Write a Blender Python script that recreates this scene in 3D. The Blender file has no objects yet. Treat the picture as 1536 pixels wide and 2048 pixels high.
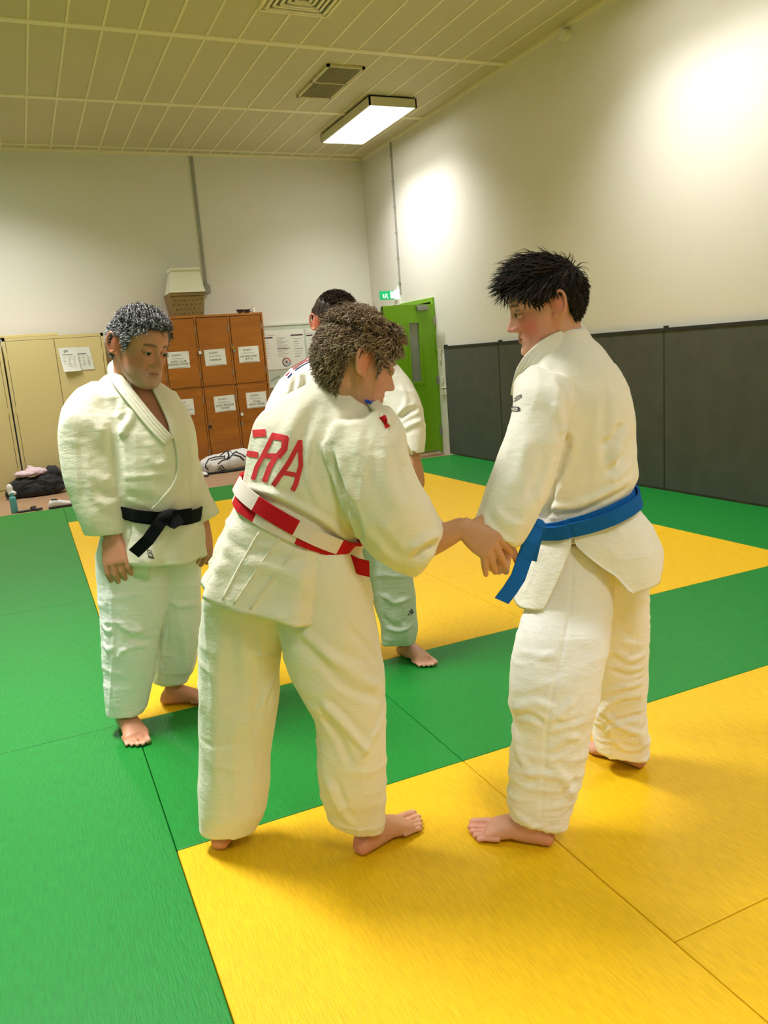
import bpy, bmesh, math, random
import numpy as np
from mathutils import Vector, Matrix
from mathutils.bvhtree import BVHTree

# ------------------------------------------------------------------ camera
SC = bpy.context.scene
COL = SC.collection
CAMH = 1.41
FPX = 1571.73
def _cam_axes(yaw, pitch, roll):
    cy, sy, cp, sp, cr, sr = (math.cos(yaw), math.sin(yaw), math.cos(pitch), math.sin(pitch), math.cos(roll), math.sin(roll))
    f = np.array([sy*cp, cy*cp, sp]); r = np.array([cy, -sy, 0.0]); u = np.cross(r, f)
    return r*cr+u*sr, -r*sr+u*cr, f
AR, AU, AF = _cam_axes(math.radians(23.7039), math.radians(-11.3362), math.radians(-4.3338))
cam_d = bpy.data.cameras.new('camera'); cam = bpy.data.objects.new('camera', cam_d); COL.objects.link(cam)
cam_d.sensor_fit = 'VERTICAL'; cam_d.sensor_height = 36.0; cam_d.lens = FPX*36.0/2048
cam_d.clip_start = 0.05; cam_d.clip_end = 60
m = Matrix.Identity(4)
for i in range(3):
    m[i][0] = AR[i]; m[i][1] = AU[i]; m[i][2] = -AF[i]
m[2][3] = CAMH
cam.matrix_world = m
SC.camera = cam

# ------------------------------------------------------------------ world, exposure, room lights
w = bpy.data.worlds.new('world'); SC.world = w; w.use_nodes = True
w.node_tree.nodes['Background'].inputs[0].default_value = (1.0, 0.95, 0.85, 1)
w.node_tree.nodes['Background'].inputs[1].default_value = 0.10
SC.view_settings.view_transform = 'Standard'; SC.view_settings.look = 'None'
SC.view_settings.gamma = 1; SC.view_settings.use_curve_mapping = False
SC.view_settings.exposure = 0.0
SC.render.film_transparent = False
LAMPS = [(4.46, 9.8), (4.46, 4.9), (4.46, 0.1), (-0.35, 9.8), (-0.5, 3.4), (0.6, -1.6), (-4.2, 6.6), (-4.2, 1.0)]  # lamp behind the camera and the far-left pair are unseen, added as fill light
LAMP_W = 78.0
CEIL = 4.37; XW = 5.26; YB = 11.84; XL = -6.2; YF = -3.0; FLZ = -0.04
for k, (lx, ly) in enumerate(LAMPS):
    ld = bpy.data.lights.new('lamp_light', 'AREA'); ld.shape = 'RECTANGLE'; ld.size = 0.44; ld.size_y = 1.5
    ld.energy = LAMP_W*(.74, .54, .8, 1.10, 1.65, .80, .9, .9)[k]; ld.color = (1.0, 0.985, 0.985); ld.spread = math.radians((120, 112, 110, 138, 116, 112, 112, 112)[k])
    lo = bpy.data.objects.new('lamp_light', ld); COL.objects.link(lo); lo.location = (lx, ly, CEIL-0.135)

# ------------------------------------------------------------------ materials
def srgb(h):
    if isinstance(h, str):
        h = h.lstrip('#'); c = [int(h[i:i+2], 16)/255 for i in (0, 2, 4)]
    else: c = [v/255 for v in h]
    return tuple(((v+0.055)/1.055)**2.4 if v > 0.04045 else v/12.92 for v in c)
_mats = {}
def mat(name, col, rough=0.6, bump=None, noise=None, spec=0.4, metal=0.0, sheen=0.0, emit=None, attr=None, sss=0.0, coat=0.0, alpha=None, trans=0.0):
    """bump: list of (kind, scale(3), strength, distance); noise: (scale, dark factor, detail)"""
    if name in _mats: return _mats[name]
    M = bpy.data.materials.new(name); M.use_nodes = True; nt = M.node_tree; N = nt.nodes; L = nt.links
    b = N['Principled BSDF']
    c = srgb(col) if not (isinstance(col, tuple) and max(col) <= 1.0) else col
    b.inputs['Base Color'].default_value = (*c, 1); b.inputs['Roughness'].default_value = rough
    b.inputs['Specular IOR Level'].default_value = spec; b.inputs['Metallic'].default_value = metal
    if sheen: b.inputs['Sheen Weight'].default_value = sheen
    if coat: b.inputs['Coat Weight'].default_value = coat
    if trans: b.inputs['Transmission Weight'].default_value = trans
    if sss:
        b.inputs['Subsurface Weight'].default_value = sss; b.inputs['Subsurface Radius'].default_value = (0.012, 0.005, 0.003); b.inputs['Subsurface Scale'].default_value = 0.6
    if emit:
        b.inputs['Emission Color'].default_value = (*emit[0], 1); b.inputs['Emission Strength'].default_value = emit[1]
    tc = N.new('ShaderNodeTexCoord')
    src = None
    if attr:
        a = N.new('ShaderNodeVertexColor'); a.layer_name = attr; src = a.outputs['Color']
    if noise:
        mp = N.new('ShaderNodeMapping'); L.new(tc.outputs['Object'], mp.inputs[0])
        s = noise[0]; mp.inputs['Scale'].default_value = s if isinstance(s, tuple) else (s, s, s)
        n = N.new('ShaderNodeTexNoise'); n.inputs['Scale'].default_value = 1; n.inputs['Detail'].default_value = noise[2] if len(noise) > 2 else 4
        L.new(mp.outputs[0], n.inputs[0])
        mx = N.new('ShaderNodeMix'); mx.data_type = 'RGBA'; mx.blend_type = 'MULTIPLY'
        rp = N.new('ShaderNodeMapRange'); rp.inputs['From Min'].default_value = .3; rp.inputs['From Max'].default_value = .7
        rp.inputs['To Min'].default_value = noise[1]; rp.inputs['To Max'].default_value = 1.0
        L.new(n.outputs[0], rp.inputs[0]); mx.inputs['Factor'].default_value = 1.0
        mx.inputs['A'].default_value = (*c, 1)
        if src: L.new(src, mx.inputs['A'])
        L.new(rp.outputs[0], mx.inputs['B']); src = mx.outputs['Result']
    if src: L.new(src, b.inputs['Base Color'])
    prev = None
    for bp in (bump or []):
        kind, sc, st, dist = bp
        mp = N.new('ShaderNodeMapping'); L.new(tc.outputs['Object'], mp.inputs[0]); mp.inputs['Scale'].default_value = sc
        if len(sc) and kind.endswith('r'): mp.inputs['Rotation'].default_value = (0.5, 0.4, 0.8)
        if kind.startswith('noise'):
            n = N.new('ShaderNodeTexNoise'); n.inputs['Scale'].default_value = 1; n.inputs['Detail'].default_value = 3; out = n.outputs[0]
        elif kind.startswith('wave'):
            n = N.new('ShaderNodeTexWave'); n.inputs['Scale'].default_value = 1; n.inputs['Distortion'].default_value = 1.0; out = n.outputs[1]
        else:
            n = N.new('ShaderNodeTexVoronoi'); n.inputs['Scale'].default_value = 1; out = n.outputs[0]
        L.new(mp.outputs[0], n.inputs[0])
        bn = N.new('ShaderNodeBump'); bn.inputs['Strength'].default_value = st; bn.inputs['Distance'].default_value = dist
        L.new(out, bn.inputs['Height'])
        if prev: L.new(prev.outputs[0], bn.inputs['Normal'])
        prev = bn
    if prev: L.new(prev.outputs[0], b.inputs['Normal'])
    _mats[name] = M
    return M

M_wall = mat('wall_paint', '#e4e0d5', .85, [('noise', (30, 30, 30), .08, .01)], noise=((.7, .7, .7), .96, 3))
M_ceil = mat('ceiling_paint', '#cfc7a4', .7, [('noise', (6, 6, 6), .05, .01)], noise=((.5, .5, .5), .93, 2))
M_batten = mat('ceiling_batten_paint', '#eee5c4', .6)
M_vinyl = mat('wood_look_vinyl', '#b5916f', .5, [('noise', (3, 30, 3), .1, .002)], noise=((2.5, 14, 2.5), .72, 4))
M_green = mat('green_vinyl', (0.005, 0.235, 0.026), .48, [('noise', (170, 22, 22), .55, .003), ('voronoi', (220, 220, 220), .25, .0008)], noise=((150, 18, 20), .80, 2), spec=.38)
M_yellow = mat('yellow_vinyl', (0.84, 0.50, 0.006), .5, [('noise', (170, 22, 22), .55, .003), ('voronoi', (220, 220, 220), .25, .0008)], noise=((150, 18, 20), .84, 2), spec=.32)
M_pad = mat('grey_pad_felt', '#5b5d55', .9, [('noise', (250, 250, 250), .3, .001)], noise=((5, 5, 5), .85, 4), spec=.2)
M_padedge = mat('pad_edge_dark', '#2f302b', .8)
M_lamp_body = mat('lamp_white_metal', '#d8d2b4', .4)
M_lamp_glow = mat('lamp_tube_glow', '#ffffff', .4, emit=((1, .97, .92), 6.0))
M_lamp_core = mat('lamp_core_panel', '#ffffff', .4, emit=((.86, .92, 1.0), 1.9))
M_grille = mat('vent_grille_dark', '#5d553b', .6)
M_vent = mat('vent_frame', '#cfc493', .5)
M_grey = mat('grey_plastic_trunking', '#9b9a92', .5)
M_white = mat('white_plastic', '#e6e4d8', .4)
M_door = mat('lime_green_paint', (0.19, 0.43, 0.005), .35, spec=.5)
M_glass = mat('door_glass', '#8f958c', .15, spec=.6)
M_metal = mat('brushed_metal', '#9b9a95', .35, metal=.6)
M_cab = mat('cream_enamel', '#d8c48b', .4, spec=.4)
M_wood = mat('locker_plywood', '#b06a22', .38, [('noise', (3, 3, 40), .05, .002)], noise=((2.2, 2.2, 11), .72, 6), spec=.4)
M_woodf = mat('locker_frame_wood', '#bd7833', .45, noise=((3, 3, 20), .8, 4))
M_dark = mat('dark_gap', '#2c1606', .8)
M_paper = mat('white_paper', '#e6e5dc', .7)
M_ink = mat('ink_dark', '#3b3a3a', .8)
M_inkl = mat('ink_grey', '#9a9994', .8)
M_card = mat('kraft_card', '#94794b', .7, noise=((20, 20, 20), .85, 3))
M_cardp = mat('kraft_print', '#6e5834', .7)
M_foam = mat('white_foam', '#e7e3cd', .6, [('noise', (60, 60, 60), .1, .004)])
M_board = mat('whiteboard_enamel', '#c3cbbb', .3)
M_alu = mat('board_aluminium', '#d5d6c8', .4)
M_black = mat('black_nylon', '#1b1a18', .75, [('noise', (30, 30, 30), .3, .01)], sheen=.2)
M_black2 = mat('black_cotton_belt', '#0a0a0f', .85, [('wave', (0, 0, 300), .5, .001)], spec=.2)
M_pink = mat('pink_towel', '#e3c7d0', .9, [('noise', (60, 60, 60), .3, .006)])
M_bagw = mat('white_sport_bag', '#e3e0de', .5, [('noise', (14, 14, 14), .3, .02)])
M_teal = mat('teal_bottle_steel', '#5aa3a6', .35, spec=.5)
M_exit = mat('exit_sign_green', '#159a5c', .4, emit=((0.01, .42, .15), .5))
M_exitw = mat('exit_sign_white', '#f0fff4', .4, emit=((.8, 1, .85), .7))
M_red = mat('belt_red', '#c31521', .8, [('wave', (200, 200, 200), .3, .001)], spec=.2)
M_beltw = mat('belt_white', '#ecdcd2', .85, [('wave', (200, 200, 200), .3, .001)], spec=.2)
M_blue = mat('belt_blue', '#075fae', .8, [('wave', (0, 0, 300), .5, .001)], spec=.25)
M_fra = mat('red_lettering', '#dd3a3f', .8, spec=.2)
M_logo = mat('dark_grey_print', '#4d4a4c', .8)
M_stripeb = mat('navy_stripe', '#27386e', .8)
M_striper = mat('red_stripe', '#b03048', .8)
M_bluel = mat('blue_label', '#2449ad', .7)

# ------------------------------------------------------------------ helpers
def put(o, parent=None, label=None, cat=None, group=None, kind=None):
    COL.objects.link(o)
    if parent is not None: o.parent = parent
    if label: o['label'] = label
    if cat: o['category'] = cat
    if group: o['group'] = group
    if kind: o['kind'] = kind
    return o
def wloc(o):
    p = np.zeros(3)
    while o is not None:
        p += np.array(o.location); o = o.parent
    return p
def empty(name, loc, label, cat, group=None, kind=None):
    o = bpy.data.objects.new(name, None); o.location = loc; o.empty_display_size = .1
    return put(o, None, label, cat, group, kind)
class MB:
    """collects simple solids given in world coordinates"""
    def __init__(s): s.v = []; s.f = []; s.m = []
    def add(s, V, F, mi=0):
        n = len(s.v); s.v += [tuple(p) for p in V]; s.f += [tuple(i+n for i in f) for f in F]; s.m += [mi]*len(F); return s
    def box(s, x0, x1, y0, y1, z0, z1, mi=0, bev=0.0):
        if bev > 0:
            bm = bmesh.new(); bmesh.ops.create_cube(bm, size=1)
            for v in bm.verts: v.co = Vector(((x0+x1)/2+v.co.x*(x1-x0), (y0+y1)/2+v.co.y*(y1-y0), (z0+z1)/2+v.co.z*(z1-z0)))
            bmesh.ops.bevel(bm, geom=bm.edges[:], offset=bev, segments=2, affect='EDGES', profile=.5)
            bm.verts.ensure_lookup_table()
            s.add([v.co[:] for v in bm.verts], [[v.index for v in f.verts] for f in bm.faces], mi); bm.free(); return s
        V = [(x, y, z) for z in (z0, z1) for y in (y0, y1) for x in (x0, x1)]
        F = [(0, 2, 3, 1), (4, 5, 7, 6), (0, 1, 5, 4), (2, 6, 7, 3), (0, 4, 6, 2), (1, 3, 7, 5)]
        return s.add(V, F, mi)
    def tube(s, pts, r, n=8, mi=0, caps=True):
        pts = [np.array(p, float) for p in pts]; rr = r if hasattr(r, '__len__') else [r]*len(pts)
        V = []; F = []
        up = np.array([0, 0, 1.0]); prevx = None
        for i, p in enumerate(pts):
            t = pts[min(i+1, len(pts)-1)]-pts[max(i-1, 0)]; t /= np.linalg.norm(t)+1e-12
            if prevx is None:
                a = up if abs(t[2]) < .9 else np.array([1.0, 0, 0]); x = np.cross(a, t)
            else: x = prevx-t*(prevx@t)
            x /= np.linalg.norm(x)+1e-12; prevx = x; y = np.cross(t, x)
            for k in range(n):
                an = 2*math.pi*k/n; V.append(p+rr[i]*(math.cos(an)*x+math.sin(an)*y))
        for i in range(len(pts)-1):
            for k in range(n): F.append((i*n+k, i*n+(k+1) % n, (i+1)*n+(k+1) % n, (i+1)*n+k))
        if caps: F.append(tuple(range(n))[::-1]); F.append(tuple((len(pts)-1)*n+k for k in range(n)))
        return s.add(V, F, mi)
    def lathe(s, c, prof, n=20, mi=0, axis=2):
        V = []; F = []
        for (r, h) in prof:
            for k in range(n):
                a = 2*math.pi*k/n; q = [r*math.cos(a), r*math.sin(a)]
                p = {2: (q[0], q[1], h), 0: (h, q[0], q[1]), 1: (q[0], h, q[1])}[axis]
                V.append((c[0]+p[0], c[1]+p[1], c[2]+p[2]))
        for i in range(len(prof)-1):
            for k in range(n): F.append((i*n+k, i*n+(k+1) % n, (i+1)*n+(k+1) % n, (i+1)*n+k))
        F.append(tuple(range(n))[::-1]); F.append(tuple((len(prof)-1)*n+k for k in range(n)))
        return s.add(V, F, mi)
    def ribbon(s, pts, side, width, thick, mi=0):
        """strip with thickness: pts centres, side = unit vectors across the width (one or many)"""
        P = np.array(pts, float); S = np.array(side, float)
        if S.ndim == 1: S = np.tile(S, (len(P), 1))
        T = np.gradient(P, axis=0); Nn = np.cross(T, S); Nn /= np.linalg.norm(Nn, axis=1)[:, None]+1e-12
        wd = width if hasattr(width, '__len__') else [width]*len(P)
        V = []; F = []
        for i in range(len(P)):
            for a, b in ((-1, -1), (1, -1), (1, 1), (-1, 1)):
                V.append(P[i]+a*S[i]*wd[i]/2+b*Nn[i]*thick/2)
        for i in range(len(P)-1):
            for k in range(4): F.append((i*4+k, i*4+(k+1) % 4, (i+1)*4+(k+1) % 4, (i+1)*4+k))
        F.append((3, 2, 1, 0)); k = (len(P)-1)*4; F.append((k, k+1, k+2, k+3))
        return s.add(V, F, mi)
    def build(s, name, mats, parent=None, smooth=False, **kw):
        if name in ('printed_pattern', 'print', 'lettering', 'pen_marks', 'pictogram', 'laces', 'window_bead', 'vent_frame', 'light_switch_grid') and 'kind' not in kw: kw['kind'] = 'stuff'
        if not isinstance(mats, (list, tuple)): mats = [mats]
        me = bpy.data.meshes.new(name); off = wloc(parent) if parent is not None else np.zeros(3)
        V = np.array(s.v, float)-off
        me.from_pydata(V.tolist(), [], s.f)
        for m_ in mats: me.materials.append(m_)
        if len(mats) > 1: me.polygons.foreach_set('material_index', s.m)
        bm = bmesh.new(); bm.from_mesh(me); bmesh.ops.recalc_face_normals(bm, faces=bm.faces); bm.to_mesh(me); bm.free()
        if smooth: me.shade_smooth()
        o = bpy.data.objects.new(name, me)
        return put(o, parent, **kw)
def text_mesh(mb, txt, origin, xax, yax, size, mi=0, depth=0.0, align='CENTER'):
    """flat lettering in the plane origin + x*xax + y*yax"""
    cu = bpy.data.curves.new('t', 'FONT'); cu.body = txt; cu.size = size; cu.align_x = align; cu.resolution_u = 2
    to = bpy.data.objects.new('t', cu); COL.objects.link(to)
    me = bpy.data.meshes.new_from_object(to, depsgraph=bpy.context.evaluated_depsgraph_get())
    o = np.array(origin, float); x = np.array(xax, float); y = np.array(yax, float)
    mb.add([o+v.co.x*x+v.co.y*y for v in me.vertices], [tuple(p.vertices) for p in me.polygons], mi)
    bpy.data.objects.remove(to); bpy.data.curves.remove(cu); bpy.data.meshes.remove(me)
    return mb

# ------------------------------------------------------------------ structure
floor = MB().box(XL, XW+.05, YF, YB+.05, FLZ-.1, FLZ).build('floor', M_vinyl, kind='structure')
# plank joints of the vinyl, recessed lines built as thin proud planks near the lockers
X0 = .215; DX = .993
xs = [X0+k*DX for k in range(-7, 6)]            # ... column joints
xs[-1] = 5.2; XR_ = xs[-2]
ys = [3.222+k*1.0 for k in range(-6, 0)] + [3.222, 4.24, 5.26, 6.29, 7.31, 8.33, 9.35]
def mat_tile(x0, x1, y0, y1, m_, lab):
    g = .0012
    MB().box(x0+g, x1-g, y0+g, y1-g, FLZ, 0, bev=.003).build('tatami_mat', m_, floor, label=lab)
def col(x, y):
    if x < X0: return 'g'
    if x > XR_-.01: return 'g'
    if y > 8.3: return 'g'
    if 2.2 < y < 3.2: return 'g'
    return 'y'
G_, Y_ = (M_green, 'green tatami mat'), (M_yellow, 'yellow tatami mat')
# left green field: two-metre mats laid lengthways
for i in range(0, 7):
    for (a, b) in ((-2.778, -.778), (-.778, 1.222), (1.222, 3.222), (3.222, 5.26), (5.26, 7.31), (7.31, 9.35)):
        mat_tile(xs[i], xs[i+1], a, b, *G_)
# right green strip
for (a, b) in ((-2.778, -.778), (-.778, 1.222), (1.222, 3.222), (3.222, 5.26), (5.26, 7.31), (7.31, 9.35)):
    mat_tile(XR_, 5.2, a, b, *G_)
# far green strip and the middle green stripe
for (a, b) in ((X0, 2.2), (2.2, XR_)): mat_tile(a, b, 8.33, 9.35, *G_)
for (a, b) in ((X0, 1.205), (1.205, 3.2), (3.2, XR_)): mat_tile(a, b, 2.222, 3.222, *G_)
# far yellow field
for j in range(5):
    a, b = (3.222, 4.24, 5.26, 6.29, 7.31, 8.33)[j:j+2]
    for (c, d) in ((X0, 2.2), (2.2, XR_)): mat_tile(c, d, a, b, *Y_)
# near yellow field
for (a, b) in ((-1.78, .222), (.222, 2.222)): mat_tile(X0, 1.205, a, b, *Y_)
for (a, b) in ((-.77, .232), (.232, 1.232), (1.232, 2.222)):
    for (c, d) in ((1.205, 3.2), (3.2, XR_)): mat_tile(c, d, a, b, *Y_)
MB().box(xs[0]-.06, 5.2, 9.352, 9.40, FLZ, -.012, bev=.004).build('mat_edging', mat('edging_rubber', '#5a8a4a', .6), floor, label='thin rubber edging strip')

DY0, DY1, DZT = 9.80, 11.42, 2.06               # doorway in the right wall
wr = MB()
wr.box(XW, XW+.15, YF, DY0, FLZ, CEIL+.1).box(XW, XW+.15, DY1, YB+.15, FLZ, CEIL+.1).box(XW, XW+.15, DY0, DY1, DZT, CEIL+.1)
wr.build('wall_right', M_wall, kind='structure')
MB().box(XL-.15, XW+.15, YB, YB+.15, FLZ, CEIL+.1).build('wall_back', M_wall, kind='structure')
MB().box(XL-.15, XL, YF, YB, FLZ, CEIL+.1).build('wall_left', M_wall, kind='structure')
MB().box(XL-.15, XW+.15, YF-.15, YF, FLZ, CEIL+.1).build('wall_front', M_wall, kind='structure')
ceiling = MB().box(XL, XW+.15, YF, YB+.15, CEIL+.012, CEIL+.12).build('ceiling', M_ceil, kind='structure')
# ceiling panels: lengths between battens, each about .41 wide
by = [11.82, 11.60, 9.73, 7.79, 5.85, 3.91, 1.97, 0.03, -1.91, -3.0]
PW = .30; far = MB(); fj = MB()
for j in range(len(by)-1):
    for i in range(0, 39):
        xb = 5.30-i*PW; xa = xb-PW; xb = min(xb, XW)
        if xa < XL: continue
        if j < 5 and xa > -1.3:
            MB().box(xa+.011, xb-.011, by[j+1]+.02, by[j]-.02, CEIL+.002, CEIL+.014, bev=.003).build('ceiling_panel', M_ceil, ceiling)
        else: far.box(xa+.011, xb-.011, by[j+1]+.02, by[j]-.02, CEIL+.002, CEIL+.014)
far.build('ceiling_panel', M_ceil, ceiling, kind='stuff')
for i in range(1, 39):
    xa = 5.30-i*PW
    if xa > -1.3: MB().box(xa-.011, xa+.011, YF, YB, CEIL-.002, CEIL+.010).build('panel_joint', M_batten, ceiling)
    elif xa > XL: fj.box(xa-.011, xa+.011, YF, YB, CEIL-.002, CEIL+.010)
fj.build('panel_joint', M_batten, ceiling, kind='stuff')
for y in by[:-1]:
    MB().box(XL, XW, y-.04+(.022 if y > 11 else 0), y+.04-(.022 if y > 11 else 0), CEIL-.010, CEIL+.006, bev=.003).build('batten', M_batten, ceiling)
MB().box(XL, XW, YB-.03, YB, CEIL-.03, CEIL+.002).build('trim_1', M_batten, kind='structure')
MB().box(XW-.03, XW, YF, YB, CEIL-.03, CEIL+.002).build('trim_2', M_batten, kind='structure')
MB().box(XW-.012, XW, DY1+.1, YB, FLZ, .07).build('baseboard_right', M_white, kind='structure')
MB().box(XL, XW, YB-.012, YB, FLZ, .07).build('baseboard_back', M_white, kind='structure')

# door frame, leaves
df = MB()
fw = .055
df.box(XW-.03, XW+.16, DY0-fw, DY0, 0-.0, DZT+fw).box(XW-.03, XW+.16, DY1, DY1+fw, FLZ, DZT+fw).box(XW-.03, XW+.16, DY0, DY1, DZT, DZT+fw)
fr = df.build('door_frame', M_door, kind='structure')
fr.name = 'trim_3'
def leaf(name, mk, hx, lab):
    return None
def door_leaf(name, to_world, width, closer, label):
    """leaf in local (a along width from hinge, t thickness, z)"""
    def bx(mb, a0, a1, t0, t1, z0, z1, mi=0, bev=0):
        k = MB().box(a0, a1, t0, t1, z0, z1, 0, bev); mb.add([to_world(*p) for p in k.v], k.f, mi)
    W_, H_ = width, 2.03
    wz0, wz1, wa0, wa1 = 1.0, 1.79, .245, .395
    d = MB()
    bx(d, 0, wa0, 0, .045, .01, H_); bx(d, wa1, W_, 0, .045, .01, H_); bx(d, wa0, wa1, 0, .045, .01, wz0); bx(d, wa0, wa1, 0, .045, wz1, H_)
    o = d.build(name, M_door, kind='structure')
    g = MB(); bx(g, wa0, wa1, .018, .028, wz0, wz1); g.build('glass_pane', M_glass, o)
    f = MB()
    for t0, t1 in ((-.012, .0), (.045, .057)):
        bx(f, wa0-.03, wa0, t0, t1, wz0-.03, wz1+.03); bx(f, wa1, wa1+.03, t0, t1, wz0-.03, wz1+.03); bx(f, wa0, wa1, t0, t1, wz0-.03, wz0); bx(f, wa0, wa1, t0, t1, wz1, wz1+.03)
    f.build('window_bead', M_door, o)
    e = MB(); bx(e, W_-.004, W_+.003, .004, .041, .01, H_); e.build('edge_seal', M_dark, o)
    c = MB(); bx(c, *closer, .0, .0) if False else None
    c0, c1, t0, t1 = closer
    bx(c, c0, c1, t0, t1, 1.945, 2.005, 0, .006); bx(c, c0+.02, c1+.02, min(t0, t1)+.01, max(t0, t1)-.01, 2.012, 2.022)
    c.build('door_closer', M_metal, o, label='grey door closer')
    for z in (.25, .95, 1.75):
        h = MB(); bx(h, -.012, .022, -.012, .0, z, z+.11, 0, .003); h.build('hinge', M_metal, o)
    k = MB()
    bx(k, W_-.08, W_-.045, -.008, 0, .98, 1.16, 0, .003); bx(k, W_-.16, W_-.05, -.05, -.035, 1.05, 1.07, 0, .004); bx(k, W_-.066, W_-.056, -.04, 0, 1.05, 1.07)
    k.build('door_handle', M_metal, o, label='metal lever handle')
    b = MB(); bx(b, .04, W_-.04, -.006, 0, .02, .035); b.build('bottom_bolt', M_metal, o)
    return o
DL = door_leaf('door_1', lambda a, t, z: (XW-.02-a*.985, DY0-.06+a*.03+t, z), .76, (.10, .27, -.05, 0), '')
DR = door_leaf('door_2', lambda a, t, z: (XW+.03-t, DY1-a, z), .80, (.45, .70, .045, .10), '')
# dim lobby behind the doorway
lb = MB().box(XW+1.6, XW+1.7, 9.2, 12.0, FLZ, 2.6).box(XW+.15, XW+1.7, 9.1, 9.2, FLZ, 2.6).box(XW+.15, XW+1.7, 12.0, 12.1, FLZ, 2.6).box(XW+.15, XW+1.7, 9.1, 12.1, 2.5, 2.6).box(XW+.15, XW+1.7, 9.1, 12.1, FLZ-.05, FLZ)
lb.build('wall_lobby', M_wall, kind='structure')

# wall pads
def pad(y0, y1, lab):
    e = empty('wall_pad', (5.2, (y0+y1)/2, 0), lab, 'wall padding', None)
    MB().box(5.203, XW, y0+.006, y1-.006, .005, 1.45, bev=.012).build('pad_board', M_pad, e)
    MB().box(5.198, 5.2035, y0+.004, y1-.004, 1.425, 1.452).build('top_edge', M_padedge, e)
    MB().box(5.21, XW, y1-.006, y1+.006, .005, 1.47).build('joint_strip', M_padedge, e)
pad(8.115, 9.45, 'dark grey wall pad beside the green door, narrowest one')
pad(5.44, 8.115, 'dark grey wall pad behind the boy with the blue belt')
pad(2.77, 5.44, 'dark grey wall pad at the right edge of the picture')
pad(.1, 2.77, 'dark grey wall pad on the right wall, second from the near end')
pad(-2.57, .1, 'dark grey wall pad on the right wall, nearest the camera')

# trunking, sign, detector, switches
t = empty('cable_trunking', (5.25, 10.745, 2.2), 'grey surface cable conduit on the right wall down to the exit sign', 'conduit')
MB().box(XW-.022, XW, 10.735, 10.757, 2.24, CEIL-.03).build('conduit', M_grey, t)
k = MB()
for z in (2.4, 2.75, 3.1, 3.45, 3.8, 4.15): MB().box(XW-.028, XW, 10.728, 10.764, z, z+.03).build('clip', M_grey, t)
t = empty('cable_trunking', (2.62, 11.83, 2.5), 'grey cable conduit on the back wall above the wooden lockers', 'conduit')
MB().box(2.625, 2.665, YB-.03, YB, 2.50, CEIL-.03, bev=.003).build('conduit', M_grey, t)
MB().box(2.60, 2.69, YB-.09, YB, 2.46, 2.58, bev=.008).build('junction_box', M_grey, t)
t = empty('exit_sign', (5.2, 10.85, 2.2), 'green and white emergency exit sign projecting above the green door', 'sign')
MB().box(XW-.30, XW-.02, 10.85, 10.868, 2.19, 2.315, bev=.003).build('sign_plate', M_exit, t)
k = MB()   # running figure and doorway
k.box(XW-.13, XW-.06, 10.844, 10.850, 2.205, 2.30).box(XW-.25, XW-.235, 10.844, 10.85, 2.22, 2.27)
k.tube([(XW-.20, 10.845, 2.275), (XW-.205, 10.845, 2.245), (XW-.225, 10.845, 2.21)], .007, 6).tube([(XW-.205, 10.845, 2.245), (XW-.18, 10.845, 2.225), (XW-.175, 10.845, 2.205)], .006, 6).tube([(XW-.20, 10.845, 2.268), (XW-.175, 10.845, 2.255)], .005, 6)
k.build('pictogram', M_exitw, t)
MB().box(XW-.035, XW, 10.74, 10.90, 2.10, 2.19, bev=.005).build('sign_housing', M_white, t)
MB().box(XW-.06, XW, 10.80, 10.90, 2.19, 2.32, bev=.005).build('sign_bracket', M_exitw, t)
t = empty('smoke_detector', (5.2, 6.74, 4.3), 'small round white smoke detector on the right wall under the ceiling', 'detector')
MB().lathe((XW, 6.74, 4.28), [(.055, 0), (.055, -.03), (.046, -.034), (.046, -.055), (.05, -.058), (.05, -.075), (.03, -.085)], 20, axis=0).build('detector_body', M_white, t)
t = MB().box(XW-.02, XW, 9.62, 9.68, 1.34, 1.42, bev=.004).box(XW-.02, XW, 9.625, 9.675, 1.26, 1.33, 0, .004)
t.build('light_switch', M_white, label='pair of pale switches between green door and grey padding, uppermost', cat='switch')
t = MB().box(XW-.02, XW, 9.60, 9.66, .96, 1.04, bev=.004)
t.build('light_switch', M_white, label='single white switch halfway up beside the green door', cat='switch')
t = MB().box(XW-.03, XW, 9.47, 9.67, .895, .905).box(XW-.025, XW, 9.59, 9.66, .80, .88, 0, .004).box(XW-.025, XW, 9.50, 9.57, .80, .88, 0, .004)
t.build('power_socket', M_white, label='double white socket under the switches beside the green door', cat='socket')
t = MB()
for i in range(9): t.box(XW-.018, XW-.014, 9.50, 9.72, 1.42+i*.03, 1.423+i*.03)
for i in range(7): t.box(XW-.018, XW-.014, 9.50+i*.036, 9.503+i*.036, 1.42, 1.66)
t.build('wire_guard', M_white, label='white wire guard on the wall above the switches by the door', cat='guard')

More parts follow.
